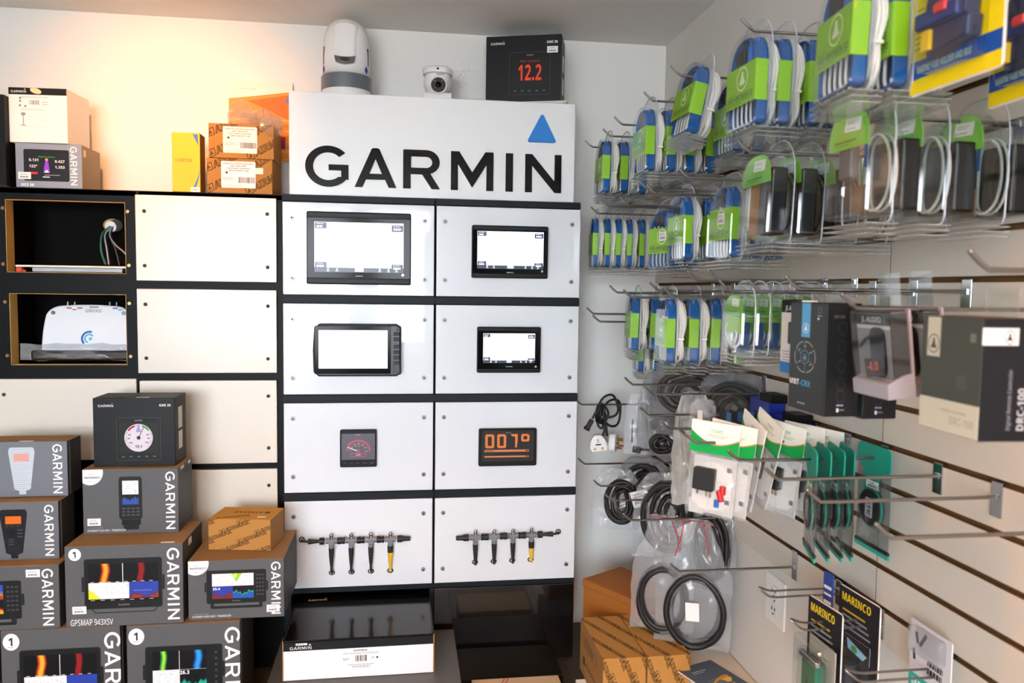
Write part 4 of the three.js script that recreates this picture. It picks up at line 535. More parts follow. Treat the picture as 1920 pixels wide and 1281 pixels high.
// on the sign
{
  const t = thing('thermal_camera', 'white domed thermal camera with dark grey base ring on the sign', 'camera', [-0.177, 2.1335, -2.535]);
  mesh('foot', cyl(0.076, 0.079, 0.03, 48).translate(0, 0.015, 0), M.white, t);
  mesh('base_ring', new THREE.LatheGeometry([[0.0765, 0.029], [0.0785, 0.031], [0.0785, 0.071], [0.0765, 0.073]].map((p) => new THREE.Vector2(...p)), 56), std('#5c6066', 0.3), t, 'dark grey band');
  mesh('head', new THREE.LatheGeometry([[0.0001, 0.248], [0.026, 0.2465], [0.045, 0.239], [0.059, 0.223], [0.068, 0.2], [0.071, 0.17], [0.0735, 0.13], [0.0735, 0.073], [0.0001, 0.072]].map((p) => new THREE.Vector2(...p)), 56), M.white, t);
  const cow = new THREE.Shape(); cow.moveTo(-0.033, 0.01); cow.lineTo(-0.037, 0.1); cow.quadraticCurveTo(-0.034, 0.116, 0, 0.118); cow.quadraticCurveTo(0.034, 0.116, 0.037, 0.1); cow.lineTo(0.033, 0.01); cow.quadraticCurveTo(0, -0.014, -0.033, 0.01);
  mesh('cowl', ext(cow, 0.05, 0.012, 4).rotateX(-0.12).translate(0, 0.108, 0.026), M.white, t);
  const lens = new THREE.Shape(); lens.moveTo(-0.032, 0.012); lens.quadraticCurveTo(0, 0.006, 0.032, 0.012); lens.lineTo(0.028, -0.006); lens.quadraticCurveTo(0, -0.02, -0.028, -0.006);
  const l = mesh('lens_window', ext(lens, 0.02, 0.002, 2).translate(0, 0.108, 0.064), phy('#4a4440', 0.2, { clearcoat: 1 }), t, 'dark lens window');
  mesh('lens', cylZ(0.011, 0.011, 0.004, 20).scale(1.3, 0.6, 1).translate(0, 0.109, 0.085), M.black, l);
  const mark = new THREE.Shape(); mark.moveTo(0, 0.012); mark.lineTo(0.008, 0); mark.lineTo(0, -0.012); mark.lineTo(-0.008, 0);
  for (const a of [1.0, -1.15]) mesh('side_mark', ext(mark, 0.002).translate(0, 0.09, 0.0725).rotateY(a), std('#2b3f94', 0.5), t, 'blue diamond mark');
  for (const a of [1.15, -1.15]) mesh('side_seam', join([bx(0.004, 0.04, 0.002, 0, 0.125, 0.0735), bx(0.007, 0.012, 0.002, 0, 0.152, 0.0722)]).rotateY(a), M.rubber, t);
}
{
  const t = thing('dome_camera', 'small white eyeball security camera with dark round lens on the sign', 'camera', [0.108, 2.1335, -2.53]); t.rotation.y = -0.05;
  mesh('stand', rb(0.09, 0.035, 0.07, 0.004, 0, 0.017, 0), M.white, t);
  mesh('collar', new THREE.LatheGeometry([[0.0001, 0.117], [0.04, 0.116], [0.0475, 0.111], [0.0475, 0.098], [0.046, 0.093], [0.0001, 0.093]].map((p) => new THREE.Vector2(...p)), 48), M.white, t);
  mesh('eyeball', new THREE.SphereGeometry(0.0455, 40, 28).scale(1, 1.02, 0.98).translate(0, 0.07, 0), M.white, t);
  const f = mesh('lens_ring', new THREE.TorusGeometry(0.025, 0.0025, 10, 36).translate(0.002, 0.055, 0.042), M.white, t);
  mesh('lens_face', cylZ(0.0225, 0.0235, 0.022, 32).translate(0.002, 0.055, 0.0355), M.black, t, 'black lens face');
  mesh('infrared_led', join([[0.011, 0.012], [-0.011, 0.012], [-0.012, -0.011], [0.012, -0.011]].map(([x, y]) => new THREE.SphereGeometry(0.0019, 8, 6).translate(0.002 + x, 0.055 + y, 0.0468))), M.chrome, f);
  mesh('lens', new THREE.SphereGeometry(0.009, 16, 10).scale(1, 1, 0.5).translate(0.002, 0.055, 0.0465), M.bezelGloss, t);
  mesh('logo', bx(0.026, 0.004, 0.0006, 0.008, 0.0885, 0.0435), std('#9a9ca2', 0.5), t); mesh('catch', rb(0.007, 0.006, 0.003, 0.001, 0.0, 0.104, 0.0475), M.rubber, t);
}
{
  const t = carton('instrument_box', 'black instrument box with orange digits 12.2 standing on the sign', 'box', { x: [0.27, 0.51], y: [2.1415, 2.351], z: -2.47, d: 0.11, turn: -0.3, front: print.gmiSpeed, side: M.blackBox, top: M.blackBox, price: [0.092, 0.163], patch: [[0, 0.13, 0.03, 0.05], [0, 0.06, 0.03, 0.05]] });
  const p = thing('paper_leaflet', 'white folded leaflet squeezed beneath the black 12.2 box', 'leaflet', [0.42, 2.1335, -2.49], -0.3); mesh('sheet', join([rb(0.2, 0.003, 0.1, 0.001, 0, 0.002, 0), rb(0.19, 0.003, 0.1, 0.001, 0.01, 0.0055, 0.004)]), M.paper, p);
}
// ---------------------------------------------------------------- lower middle
{
  const t = thing('expander_box', 'wide black and white shallow box in front of the tower base', 'box', [-0.116, 0.483, -2.255], 0.01);
  const w = 0.405, h = 0.11, d = 0.3;
  mesh('tray', rb(w, h, d, 0.002, 0, h / 2, 0, 1), [M.blackBox, M.blackBox, print.portTop, M.kraft, print.portFront, M.blackBox], t);
  mesh('lid_edge', join([rb(0.004, 0.014, d * 0.98, 0.0015, -w / 2 + 0.001, h - 0.003, 0), rb(0.004, 0.014, d * 0.98, 0.0015, w / 2 - 0.001, h - 0.003, 0), rb(w, 0.006, 0.004, 0.0015, 0, h - 0.001, d / 2 - 0.001)]), M.bezelGloss, t);
  mesh('raw_edge', join([bx(0.003, h, 0.004, -w / 2 - 0.001, h / 2, d / 2 - 0.003), bx(0.003, h, 0.004, w / 2 + 0.001, h / 2, d / 2 - 0.003)]), M.kraft, t, 'raw cardboard edge');
}
carton('flat_carton', 'flat dark grey carton lying under the shallow black and white box', 'carton', { x: [-0.36, 0.162], y: [PLAT, 0.482], z: -1.92, d: 0.46, front: M.kraft, side: M.kraft, top: std('#565452', 0.5) });
carton('hob_box', 'flat black box with faint circle drawing at the tower foot', 'box', { x: [0.172, 0.475], y: [PLAT, 0.415], z: -2.185, d: 0.2, front: M.blackBox, side: M.blackBox, top: print.circleTop });
carton('flat_carton', 'flat tan carton with two red curved lines at the bottom edge', 'carton', { x: [0.2, 0.455], y: [PLAT, 0.425], z: -2.0, d: 0.165, front: M.kraft, side: M.kraft, top: print.redLines });
// ---------------------------------------------------------------- lower right
carton('white_carton', 'white carton under the two brown printed cartons', 'carton', { x: [0.49, 0.752], y: [PLAT, 0.448], z: -1.8, d: 0.29, front: M.whiteMatte, side: M.whiteMatte, top: M.whiteMatte });
carton('transducer_box', 'left of the two upright brown printed cartons on the white carton', 'carton', { x: [0.516, 0.632], y: [0.449, 0.602], z: -1.892, d: 0.258, front: print.airFront, side: M.kraft, left: print.airSide, top: print.airTop });
carton('transducer_box', 'right of the two upright brown printed cartons on the white carton', 'carton', { x: [0.6345, 0.752], y: [0.449, 0.603], z: -1.89, d: 0.262, front: print.airFront, side: M.kraft, left: print.airSide, top: print.airTop });
{
  const t = carton('shipping_box', 'plain orange-brown box behind the printed cartons in the corner', 'box', { x: [0.58, 0.8], y: [PLAT, 0.65], z: -2.2, d: 0.17, turn: -1.03, front: M.brown, side: M.brown, top: M.brown });
  t.position.set(0.692, PLAT, -2.265);
  mesh('lid_rim', rb(0.226, 0.022, 0.176, 0.003, 0, 0.282, 0), M.brown, t);
}
carton('white_carton', 'white textured carton against the right wall below the outlet', 'carton', { x: [0.757, 0.902], y: [PLAT, 0.555], z: -1.72, d: 0.31, front: M.whiteMatte, side: M.whiteMatte, top: std('#ddd0be', 0.75, { bumpMap: grain, bumpScale: 0.002 }), r: 0.006 });
{ const t = thing('brochure', 'grey and golden glossy brochure lying on the white textured carton', 'brochure', [0.8, 0.5565, -1.84], 0.35); mesh('booklet', bx(0.12, 0.003, 0.17, 0, 0.0015, 0), [M.paper, M.paper, print.brochure, M.paper, M.paper, M.paper], t); }

// ---------------------------------------------------------------- hooks on the slat wall
const WG = 'chrome display hooks on the slatted wall';
const tipUp = (L) => [[-0.003, 0, 0], [-L * 0.5, 0, 0], [-L + 0.016, 0, 0], [-L + 0.004, 0.002, 0], [-L - 0.004, 0.007, 0], [-L - 0.016, 0.018, 0]];
function hookParts(t, y, L, loop) {
  const k = Math.floor((G0 - y) / PITCH + 0.02), up = Math.max(0.008, grooveY(k) - y), low = 0.03;
  mesh('bracket', join([rb(0.003, up + low, 0.022, 0.001, -0.0015, (up - low) / 2, 0), rb(0.012, 0.003, 0.02, 0.001, 0.004, up - 0.001, 0), rb(0.0045, 0.01, 0.009, 0.001, -0.003, 0, 0)]), M.chrome, t);
  const pts = loop ? [[-0.003, 0.004, -0.006], [-L * 0.6, 0.004, -0.006], [-L + 0.02, 0.004, -0.006], [-L - 0.006, 0.013, -0.004], [-L - 0.012, 0.015, 0], [-L - 0.004, 0.008, 0.005], [-L + 0.016, -0.004, 0.006], [-L * 0.6, -0.004, 0.006], [-0.003, -0.004, 0.006]] : tipUp(L);
  mesh('wire', join([tube(pts, loop ? 0.0021 : 0.0029, loop ? 48 : 40, 8), ...(loop ? [] : [new THREE.SphereGeometry(0.003, 8, 6).translate(-L - 0.016, 0.018, 0)])]), M.wire, t);
}
const proto = {};
function hook(z, y, label, L = 0.29, loop = false) {
  const t = thing('display_hook', label, 'hook', [XR, y, z], 0, WG); hookParts(t, y, L, loop); return t;
}
// ---------------------------------------------------------------- packs: front faces -x, hanging hole at the origin
function arch(w, yT, yB, r = 0.012) { const s = new THREE.Shape(), a = w / 2; s.moveTo(-a + r, yB); s.lineTo(a - r, yB); s.quadraticCurveTo(a, yB, a, yB + r); s.lineTo(a, yT - a * 1.15); s.bezierCurveTo(a * 0.98, yT - a * 0.3, a * 0.6, yT, 0, yT); s.bezierCurveTo(-a * 0.6, yT, -a * 0.98, yT - a * 0.3, -a, yT - a * 1.15); s.lineTo(-a, yB + r); s.quadraticCurveTo(-a, yB, -a + r, yB); return s; }
function openBack(g, cut) { const n = g.index ? g.toNonIndexed() : g, P = n.attributes.position, keep = []; for (let i = 0; i < P.count; i += 3) if (!(P.getX(i) > cut && P.getX(i + 1) > cut && P.getX(i + 2) > cut)) keep.push(i, i + 1, i + 2); const o = new THREE.BufferGeometry(); for (const k of ['position', 'normal', 'uv']) { const a = n.attributes[k], s = a.itemSize, out = new Float32Array(keep.length * s); keep.forEach((v, j) => { for (let c = 0; c < s; c++) out[j * s + c] = a.array[v * s + c]; }); o.setAttribute(k, new THREE.BufferAttribute(out, s)); } return o; }
const sheet = (s, x) => toWall(new THREE.ShapeGeometry(s, 8)).translate(x, 0, 0);
const toWall = (g) => g.rotateY(-Math.PI / 2);               // shape x runs along z, depth runs to -x
const slab = (s, x, d, b = 0, seg = 1) => toWall(ext(s, d, b, seg, 8)).translate(x, 0, 0);
const loopsFront = join([-0.042, -0.026, -0.01, 0.006, 0.022].map((z) => tube([[-0.014, -0.05, z], [-0.016, -0.12, z], [-0.016, -0.15, z + 0.001], [-0.014, -0.161, z + 0.006], [-0.01, -0.158, z + 0.012]], 0.0021, 18, 6)));
const AW = 0.125, AT = 0.022, AB = -0.17;
const G = {
  blister: openBack(slab(arch(AW - 0.014, -0.004, AB + 0.004), -0.002, 0.026, 0.005, 2), -0.0025), flange: sheet(arch(AW, AT, AB), -0.001),
  insert: (() => { const band = arch(AW - 0.024, -0.011, AB + 0.009); band.holes.push(arch(AW - 0.028, -0.013, AB + 0.011)); return join([slab(arch(AW - 0.02, -0.008, AB + 0.008), -0.0025, 0.001), slab(band, -0.004, 0.017)]); })(),
  rim: (() => { const pts = arch(AW - 0.002, AT - 0.001, AB + 0.001).getPoints(8).map((q) => V(-0.001, q.y, q.x)); return new THREE.TubeGeometry(new THREE.CatmullRomCurve3(pts, false, 'centripetal'), 60, 0.0013, 5, false); })(),
  labelFront: bx(0.0008, 0.068, AW - 0.021, -0.0262, -0.0915, 0), labelSide: rb(0.0225, 0.068, 0.0008, 0.0003, -0.0148, -0.0915, AW / 2 - 0.0098),
  plug: join([cyl(0.0055, 0.0055, 0.026, 10).translate(-0.014, -0.04, 0), cyl(0.0035, 0.0035, 0.012, 8).translate(-0.014, -0.022, 0)]), loops: loopsFront,
  coil: (() => { const g = toWall(coil(0.044, 0.07, 10, 0.0029, 0.02)); g.translate(0.013, -0.088, 0.004); const p = g.attributes.position; for (let i = 0; i < p.count; i++) { const v = (p.getY(i) + 0.09) / 0.066, q = 0.62 + 0.38 * Math.min(1, Math.abs(v + 0.25) * 1.8); p.setZ(i, 0.004 + (p.getZ(i) - 0.004) * (q * 0.5 + 0.5)); p.setX(i, 0.012 + (p.getX(i) - 0.013) * q); } g.computeVertexNormals(); return g; })(),
  tie: bx(0.016, 0.004, 0.003, 0.012, -0.105, 0.044), ledge: join([0, 1, 2].map((i) => bx(0.046 - i * 0.004, 0.0012, AW - 0.004, -0.005, AB - 0.001 - i * 0.0075, 0))),
};
const rimMat = phy('#b4bac4', 0.15, { clearcoat: 1 }), trayMat = phy('#17589c', 0.2, { clearcoat: 0.5 }), adapterBlack = std('#070708', 0.35);
const ledgeMat = phy('#f8fbfb', 0.05, { transmission: 0.74, thickness: 0, ior: 1.45 });
function cablePack(label, print1, o = {}) {
  const t = thing('cable_pack', label, 'cable pack', [0, 0, 0], 0, o.group);
  mesh('blister', G.blister, M.clear, t); mesh('flange', G.flange, M.clear, t); mesh('rim', G.rim, rimMat, t); mesh('backing', G.insert, trayMat, t, 'translucent blue backing tray');
  const lb = mesh('label', G.labelFront, [M.lime, print1, M.lime, M.lime, M.lime, M.lime], t, 'lime green printed label'); mesh('label_side', G.labelSide, M.lime, lb);
  for (const z of [-0.034, -0.012, 0.01, 0.032]) { const p = mesh('plug', G.plug, z > 0 ? M.blue : M.rubber, t); p.position.z = z; }
  mesh('front_cable', G.loops, M.cableWhite, t); const c = mesh('cable_coil', G.coil, M.cableWhite, t, 'coiled white cable'); mesh('cable_tie', G.tie, M.paper, c);
  mesh('bottom_ledge', G.ledge, ledgeMat, t);
  if (o.price) mesh('price_sticker', rb(0.0008, 0.024, 0.03, 0.0003, -0.0284, -0.08, 0.012), M.sticker, t, 'white price sticker');
  return t;
}
const packA = cablePack('x', print.limeA), packB = cablePack('x', print.limeB, { price: 1 });
scene.remove(packA, packB); used.cable_pack = undefined;
function stack(src, z, y, x0, pitch, n, where, o = {}) {
  const ORD = ['first', 'second', 'third', 'fourth', 'fifth', 'sixth', 'seventh', 'eighth'];
  for (let i = 0; i < n; i++) {
    const c = copyOf(src, `${o.what ?? 'lime cable pack'}, ${ORD[i]} from the tip${where ? ' ' + where : ''}`, [x0 + i * pitch, y - 0.0035, z + rr(-0.004, 0.004)], (o.turn ?? 0) + rr(-0.05, 0.05) + (o.turns?.[i] ?? 0), o.group ?? 'blister cable packs on the slatted wall');
    c.rotation.z = (o.tilt?.[i] ?? -0.02) + rr(-0.015, 0.015); if (o.scale) c.scale.set(...o.scale);
  }
}
const yA = 2.005, yB = 1.792, yC = 1.553;
hook(-0.99, yA, 'top-row hook holding the packs beside the yellow card'); stack(packA, -0.99, yA - 0.02, 0.6, 0.047, 3, 'on the top hook beside the yellow card', { turn: -0.1 });
hook(-1.31, yA, 'top-row hook with the second lime pack stack from the yellow card'); stack(packA, -1.315, yA, 0.61, 0.05, 4, 'on the second top hook from the yellow card');
hook(-1.67, yA + 0.02, 'top-row hook carrying the tilted cable pack'); stack(packA, -1.675, yA + 0.05, 0.66, 0.05, 1, 'tilted up on the third top hook', { tilt: [-0.2], scale: [1.25, 1, 1] }); stack(packA, -1.675, yA + 0.02, 0.735, 0.05, 2, 'behind the tilted pack');
hook(-1.86, yA + 0.01, 'top-row hook just corner-side of the tilted pack'); stack(packA, -1.885, yA + 0.006, 0.605, 0.051, 4, 'on top hook beside the tilted pack');
hook(-2.09, yA, 'top-row hook whose bare tip shows above the corner packs', 0.3); stack(packA, -2.09, yA, 0.74, 0.05, 2, 'on the fifth top hook with a bare tip');
hook(-2.25, yA, 'top-row hook second from the corner'); stack(packA, -2.27, yA, 0.603, 0.052, 3, 'on the sixth top hook, second from the corner');
hook(-2.43, yA, 'top-row hook nearest the corner', 0.3); stack(packA, -2.43, yA - 0.01, 0.67, 0.05, 2, 'on the top hook nearest the corner');
hook(-0.72, yA, 'top-row hook holding the yellow card packs', 0.29);
// second row
hook(-2.38, yB, 'second-row hook nearest the corner'); stack(packA, -2.41, yB, 0.608, 0.037, 5, 'on the second-row hook nearest the corner', { turn: -0.1, scale: [0.72, 1, 0.85], what: 'slim dark-edged lime cable pack' });
hook(-2.22, yB + 0.005, 'second-row hook second from the corner', 0.3);
hook(-2.02, yB - 0.012, 'second-row hook third from the corner, behind slim packs', 0.3); stack(packB, -2.01, yB - 0.012, 0.705, 0.05, 2, 'with a price sticker on the third second-row hook', { turn: 0.35 });
hook(-1.88, yB + 0.012, 'second-row hook with bare tip above the pale pack'); hook(-1.79, yB - 0.01, 'second-row hook holding the pale bleached pack', 0.3);
stack(packA, -1.845, yB + 0.004, 0.69, 0.061, 3, 'on the second-row hook under the two bare tips');
hook(-1.6, yB, 'second-row hook holding the sticker pack beside clear packs'); stack(packB, -1.62, yB, 0.708, 0.05, 3, 'beside the clear green-topped packs in the second row');
// third row
hook(-2.14, yC - 0.006, 'third-row hook nearest the corner'); stack(packA, -2.14, yC - 0.002, 0.663, 0.06, 2, 'on the third-row hook nearest the corner', { turn: -0.15 });
hook(-2.0, yC - 0.018, 'third-row hook second from the corner, lower tip');
hook(-1.78, yC, 'third-row hook over the three white coil packs'); hook(-1.68, yC - 0.012, 'third-row hook just camera-side of the white coil packs');
stack(packA, -1.79, yC - 0.004, 0.64, 0.057, 4, 'on the third-row hook below the bleached pack', { turn: -0.08 });
hook(-1.54, yC + 0.022, 'third-row raised hook left of a twin hook'); hook(-1.43, yC + 0.022, 'third-row raised hook right of a twin hook'); hook(-1.37, yC, 'third-row hook through the pale green-topped packs');
hook(-2.41, 1.478, 'bare hook below the third row nearest the corner'); hook(-2.29, 1.458, 'lower bare hook of the pair near the corner', 0.3);
stack(packA, -2.2, 1.46, 0.7, 0.047, 4, 'low in corner below third row', { turn: -0.08, scale: [0.8, 0.85, 0.7], what: 'small lime cable pack' });
// ---- clear packs with a green card head
function clearPack(o) {
  const { w, h, d } = o, t = thing(o.name, o.label ?? 'x', o.cat, [0, 0, 0]), yT = 0.024, yB = yT - h;
  mesh('blister', openBack(slab(arch(w - 0.014, 0.0, yB + 0.008), -0.002, d, 0.006, 2), -0.0025), M.clear, t);
  mesh('flange', sheet(arch(w, yT, yB), -0.001), M.clear, t); mesh('rim', new THREE.TubeGeometry(new THREE.CatmullRomCurve3(arch(w - 0.002, yT - 0.001, yB + 0.001).getPoints(8).map((q) => V(-0.001, q.y, q.x)), false, 'centripetal'), 60, 0.0013, 5, false), rimMat, t);
  const head = new THREE.Shape(), a = w / 2 - 0.012, yl = -h * 0.3; head.moveTo(-a, yl); head.lineTo(a, yl); head.lineTo(a, -a * 0.9); head.bezierCurveTo(a * 0.95, -a * 0.2, a * 0.6, -0.004, 0, -0.004); head.bezierCurveTo(-a * 0.6, -0.004, -a * 0.95, -a * 0.2, -a, -a * 0.9);
  const g = slab(head, -d * 0.9, 0.001), p = g.attributes.position, uv = g.attributes.uv; for (let i = 0; i < p.count; i++) uv.setXY(i, (p.getZ(i) + a) / (2 * a), (p.getY(i) - yl) / -yl);
  mesh('card', g, print.greenCard, t, 'green printed card');
  o.inside(t, w, h, d, yB);
  mesh('bottom_ledge', join([0, 1, 2].map((i) => rb(d + 0.012 - i * 0.004, 0.0014, w - 0.004, 0.0004, -d * 0.35, yB - 0.001 - i * 0.007, 0))), ledgeMat, t);
  return t;
}
const packC = clearPack({ name: 'adapter_pack', cat: 'adapter pack', w: 0.1, h: 0.138, d: 0.022, inside(t, w, h, d, yB) { mesh('label', bx(0.001, 0.03, w - 0.03, -d * 0.85, -0.058, 0), M.lime, t); mesh('backing', bx(0.001, 0.05, w - 0.03, -0.004, yB + 0.036, 0), M.navy, t); mesh('cable_coil', toWall(coil(0.022, 0.024, 3, 0.002, 0.008)).translate(-0.012, yB + 0.04, -0.012), M.cableWhite, t); } });
const packD = clearPack({ name: 'cable_adapter_pack', cat: 'adapter pack', w: 0.14, h: 0.182, d: 0.042, inside(t, w, h, d, yB) { mesh('adapter', rb(0.03, 0.115, 0.05, 0.005, -0.018, yB + 0.072, 0.026), adapterBlack, t); mesh('kraft_card', rb(0.003, 0.105, 0.05, 0.001, -0.03, yB + 0.066, -0.012), M.kraft, t); mesh('white_clip', rb(0.008, 0.075, 0.018, 0.003, -0.03, yB + 0.07, -0.045), std('#b8b8b6', 0.5), t); mesh('cable_coil', toWall(coil(0.034, 0.05, 2, 0.0022, 0.006)).translate(0.014, yB + 0.075, 0.01), M.cable, t); } });
const packE = clearPack({ name: 'cable_adapter_pack', cat: 'adapter pack', w: 0.115, h: 0.185, d: 0.036, inside(t, w, h, d, yB) { mesh('rear_shell', slab(arch(w - 0.018, -0.016, yB + 0.012), 0.024, 0.024, 0.006, 2), M.clear, t); mesh('adapter', rb(0.034, 0.098, w - 0.03, 0.005, 0.042, yB + 0.07, -0.006), adapterBlack, t, 'black adapter box'); mesh('kraft_card', rb(0.003, 0.04, 0.03, 0.001, -0.018, yB + 0.034, 0.008), std('#6a5642', 0.7), t); mesh('blue_edge', bx(0.002, 0.05, 0.005, -0.03, yB + 0.1, 0.036), M.navy, t); mesh('front_plug', rb(0.016, 0.05, 0.03, 0.005, -0.018, yB + 0.09, -0.02), std('#56585c', 0.4), t); mesh('cable_coil', toWall(coil(0.03, 0.055, 2, 0.0021, 0.01)).translate(0.006, yB + 0.072, 0.014), std('#c9c4ba', 0.5), t, 'pale looped cable'); } });
scene.remove(packC, packD, packE); used.adapter_pack = used.cable_adapter_pack = undefined;
stack(packC, -1.365, yC, 0.628, 0.027, 6, 'in the row of pale green-topped packs', { what: 'thin clear adapter pack', group: 'pale green-topped adapter packs' });
hook(-1.31, yB + 0.005, 'second-row hook through the clear packs of dark adapters'); stack(packD, -1.31, yB + 0.005, 0.655, 0.058, 4, 'beside the big front clear packs', { what: 'green-headed dark adapter pack', group: 'clear green-headed adapter packs' });
hook(-1.03, yB + 0.008, 'second-row hook through the three biggest clear packs', 0.3); stack(packE, -1.03, yB + 0.02, 0.65, 0.086, 3, 'on the nearest second-row hook', { what: 'large clear pack', group: 'clear green-headed adapter packs' });
// ---- yellow cards
{
  const make = (label, pos, turn) => { const t = thing('fuse_pack', label, 'blister pack', pos, turn, 'yellow carded marine parts'); mesh('card', ext(rrShape(0.15, 0.26, 0.008), 0.0015).rotateY(-Math.PI / 2).translate(0, -0.1, 0), M.paper, t);
    mesh('card_print', bx(0.0006, 0.256, 0.146, -0.0019, -0.1, 0), [M.paper, print.yellowCard, M.paper, M.paper, M.paper, M.paper], t, 'yellow printed card with blue band');
    mesh('blister', toWall(ext(rrShape(0.085, 0.13, 0.014), 0.03, 0.006)).translate(-0.002, -0.15, 0.012), M.clear, t);
    const k0 = t.children.length;
    const navy = std('#18244e', 0.45), N = (y, z) => [y - 0.018, z + 0.004];
    mesh('fuse_block', ext(poly([[-0.03, -0.128], [0.034, -0.12], [0.036, -0.098], [0.03, -0.092], [0.034, -0.03], [-0.012, -0.026], [-0.03, -0.05], [-0.038, -0.092], [-0.032, -0.1]]), 0.022, 0.003).rotateY(-Math.PI / 2).translate(-0.004, -0.012, 0.012), navy, t, 'navy plastic fuse block'); mesh('lever', rb(0.012, 0.02, 0.07, 0.004, -0.028, -0.098, 0.004).rotateX(0), std('#26356a', 0.4), t); mesh('red_button', rb(0.01, 0.012, 0.02, 0.003, -0.032, -0.092, 0.014), std('#c43a3c', 0.4), t); mesh('metal_lug', rb(0.006, 0.008, 0.014, 0.001, -0.032, -0.078, 0.04), M.chrome, t); mesh('yellow_tag', rb(0.006, 0.024, 0.014, 0.001, -0.028, -0.122, -0.014), M.yellow, t); mesh('green_insert', bx(0.003, 0.03, 0.016, -0.006, -0.052, -0.016), std('#3c6a58', 0.5), t); for (const m of t.children.slice(k0)) m.position.y = -0.056; return t; };
  make('front yellow blister card with navy fuse block', [0.648, 2.032, -0.86], 0.05); make('rear yellow blister card half out at the right edge', [0.745, 2.02, -0.85], -0.04);
}
// ---- hanging boxes
hook(-1.12, yC + 0.004, 'third-row hook holding the tall black remote boxes'); hook(-0.95, 1.532, 'third-row hook in front of the clear window box', 0.3); hook(-0.72, 1.577, 'third-row hook cut by the right edge of picture', 0.3); hook(-1.25, yC, 'third-row hook holding the white and blue carton');
function hangBox(name, label, x, w, d, y0, y1, z, mats, o = {}) { const t = thing(name, label, 'box', [x + d / 2, y0, z], o.turn ?? 0, o.group); const h = y1 - y0; mesh('carton', rb(d, h, w, 0.002, 0, h / 2, 0, 1), mats, t); mesh('hang_tab', rb(0.0012, 0.034, w * 0.5, 0.0005, d / 2 - 0.002, h + 0.016, 0), M.clear, t); return t; }
hangBox('remote_box', 'front tall black remote control box with blue tab and round keypad picture', 0.618, 0.108, 0.056, 1.368, 1.537, -1.12, [M.blackBox, print.mbt, M.blackBox, M.blackBox, print.mbtSide, M.blackBox]);
hangBox('remote_box', 'rear tall black remote box peeking out under the clear window box', 0.68, 0.108, 0.056, 1.364, 1.533, -1.12, [M.blackBox, print.mbt, M.blackBox, M.blackBox, print.mbtSide, M.blackBox]);
hangBox('accessory_box', 'narrow white and blue box squeezed left of the tall black remote box', 0.665, 0.07, 0.03, 1.412, 1.54, -1.262, [M.whiteMatte, print.slim, M.blackBox, M.blue, M.whiteMatte, M.whiteMatte]);
hangBox('controller_box', 'greenish grey digital controller box large at the right edge', 0.612, 0.106, 0.062, 1.394, 1.527, -0.795, [M.blackBox, print.drcFront, std('#4a3a30', 0.6), M.blackBox, print.drcSide, M.blackBox], { turn: -0.06 });
function windowBox(label, pos, tilt) {
  const t = thing('display_box', label, 'box', pos, 0); t.rotation.z = tilt; t.rotation.y = -0.05; const w = 0.086, h = 0.118, d = 0.038;
  mesh('back_board', rb(0.004, h, w, 0.001, d / 2, -h / 2, 0), std('#a59aa4', 0.5), t);
  mesh('window', rb(d - 0.002, h - 0.024, w, 0.003, 0, -h / 2 + 0.011, 0, 1), M.clear, t, 'clear plastic window');
  mesh('header', bx(0.0015, 0.096, w - 0.004, -d / 2 + 0.012, -0.049, -0.001), [M.blackBox, print.jl, M.blackBox, M.blackBox, M.blackBox, M.blackBox], t, 'grey backing card with brand header');
  mesh('silver_base', ext(poly([[-d / 2, 0], [d / 2, 0], [d / 2, 0.032], [d / 2 - 0.014, 0.03], [-d / 2, 0.02]]), w + 0.002).translate(0, -h, -w / 2 - 0.001), std('#9c9ca8', 0.3), t, 'silver base band');
  mesh('gauge_body', ext(rrShape(0.05, 0.08, 0.022), 0.02, 0.006, 3).rotateY(-Math.PI / 2).translate(0.012, -0.058, 0.008), M.bezelGloss, t); 
  mesh('inner_side', bx(d - 0.016, 0.09, 0.001, 0.006, -0.05, w / 2 - 0.004), M.rubber, t);
  mesh('gauge_screen', bx(0.001, 0.026, 0.044, -d / 2 + 0.003, -0.078, 0.0).rotateX(-0.12), [M.rubber, print.jlLcd, M.rubber, M.rubber, M.rubber, M.rubber], t, 'dark screen printed with orange digits');
  mesh('hang_tab', rb(0.001, 0.05, w * 0.6, 0.0005, d / 2, 0.024, 0), M.clear, t);
  return t;
}
windowBox('front clear window box with silver base and orange digits', [0.645, 1.53, -0.985], 0.12);
windowBox('rear clear window box behind the one with orange digits', [0.692, 1.533, -0.985], 0.13);
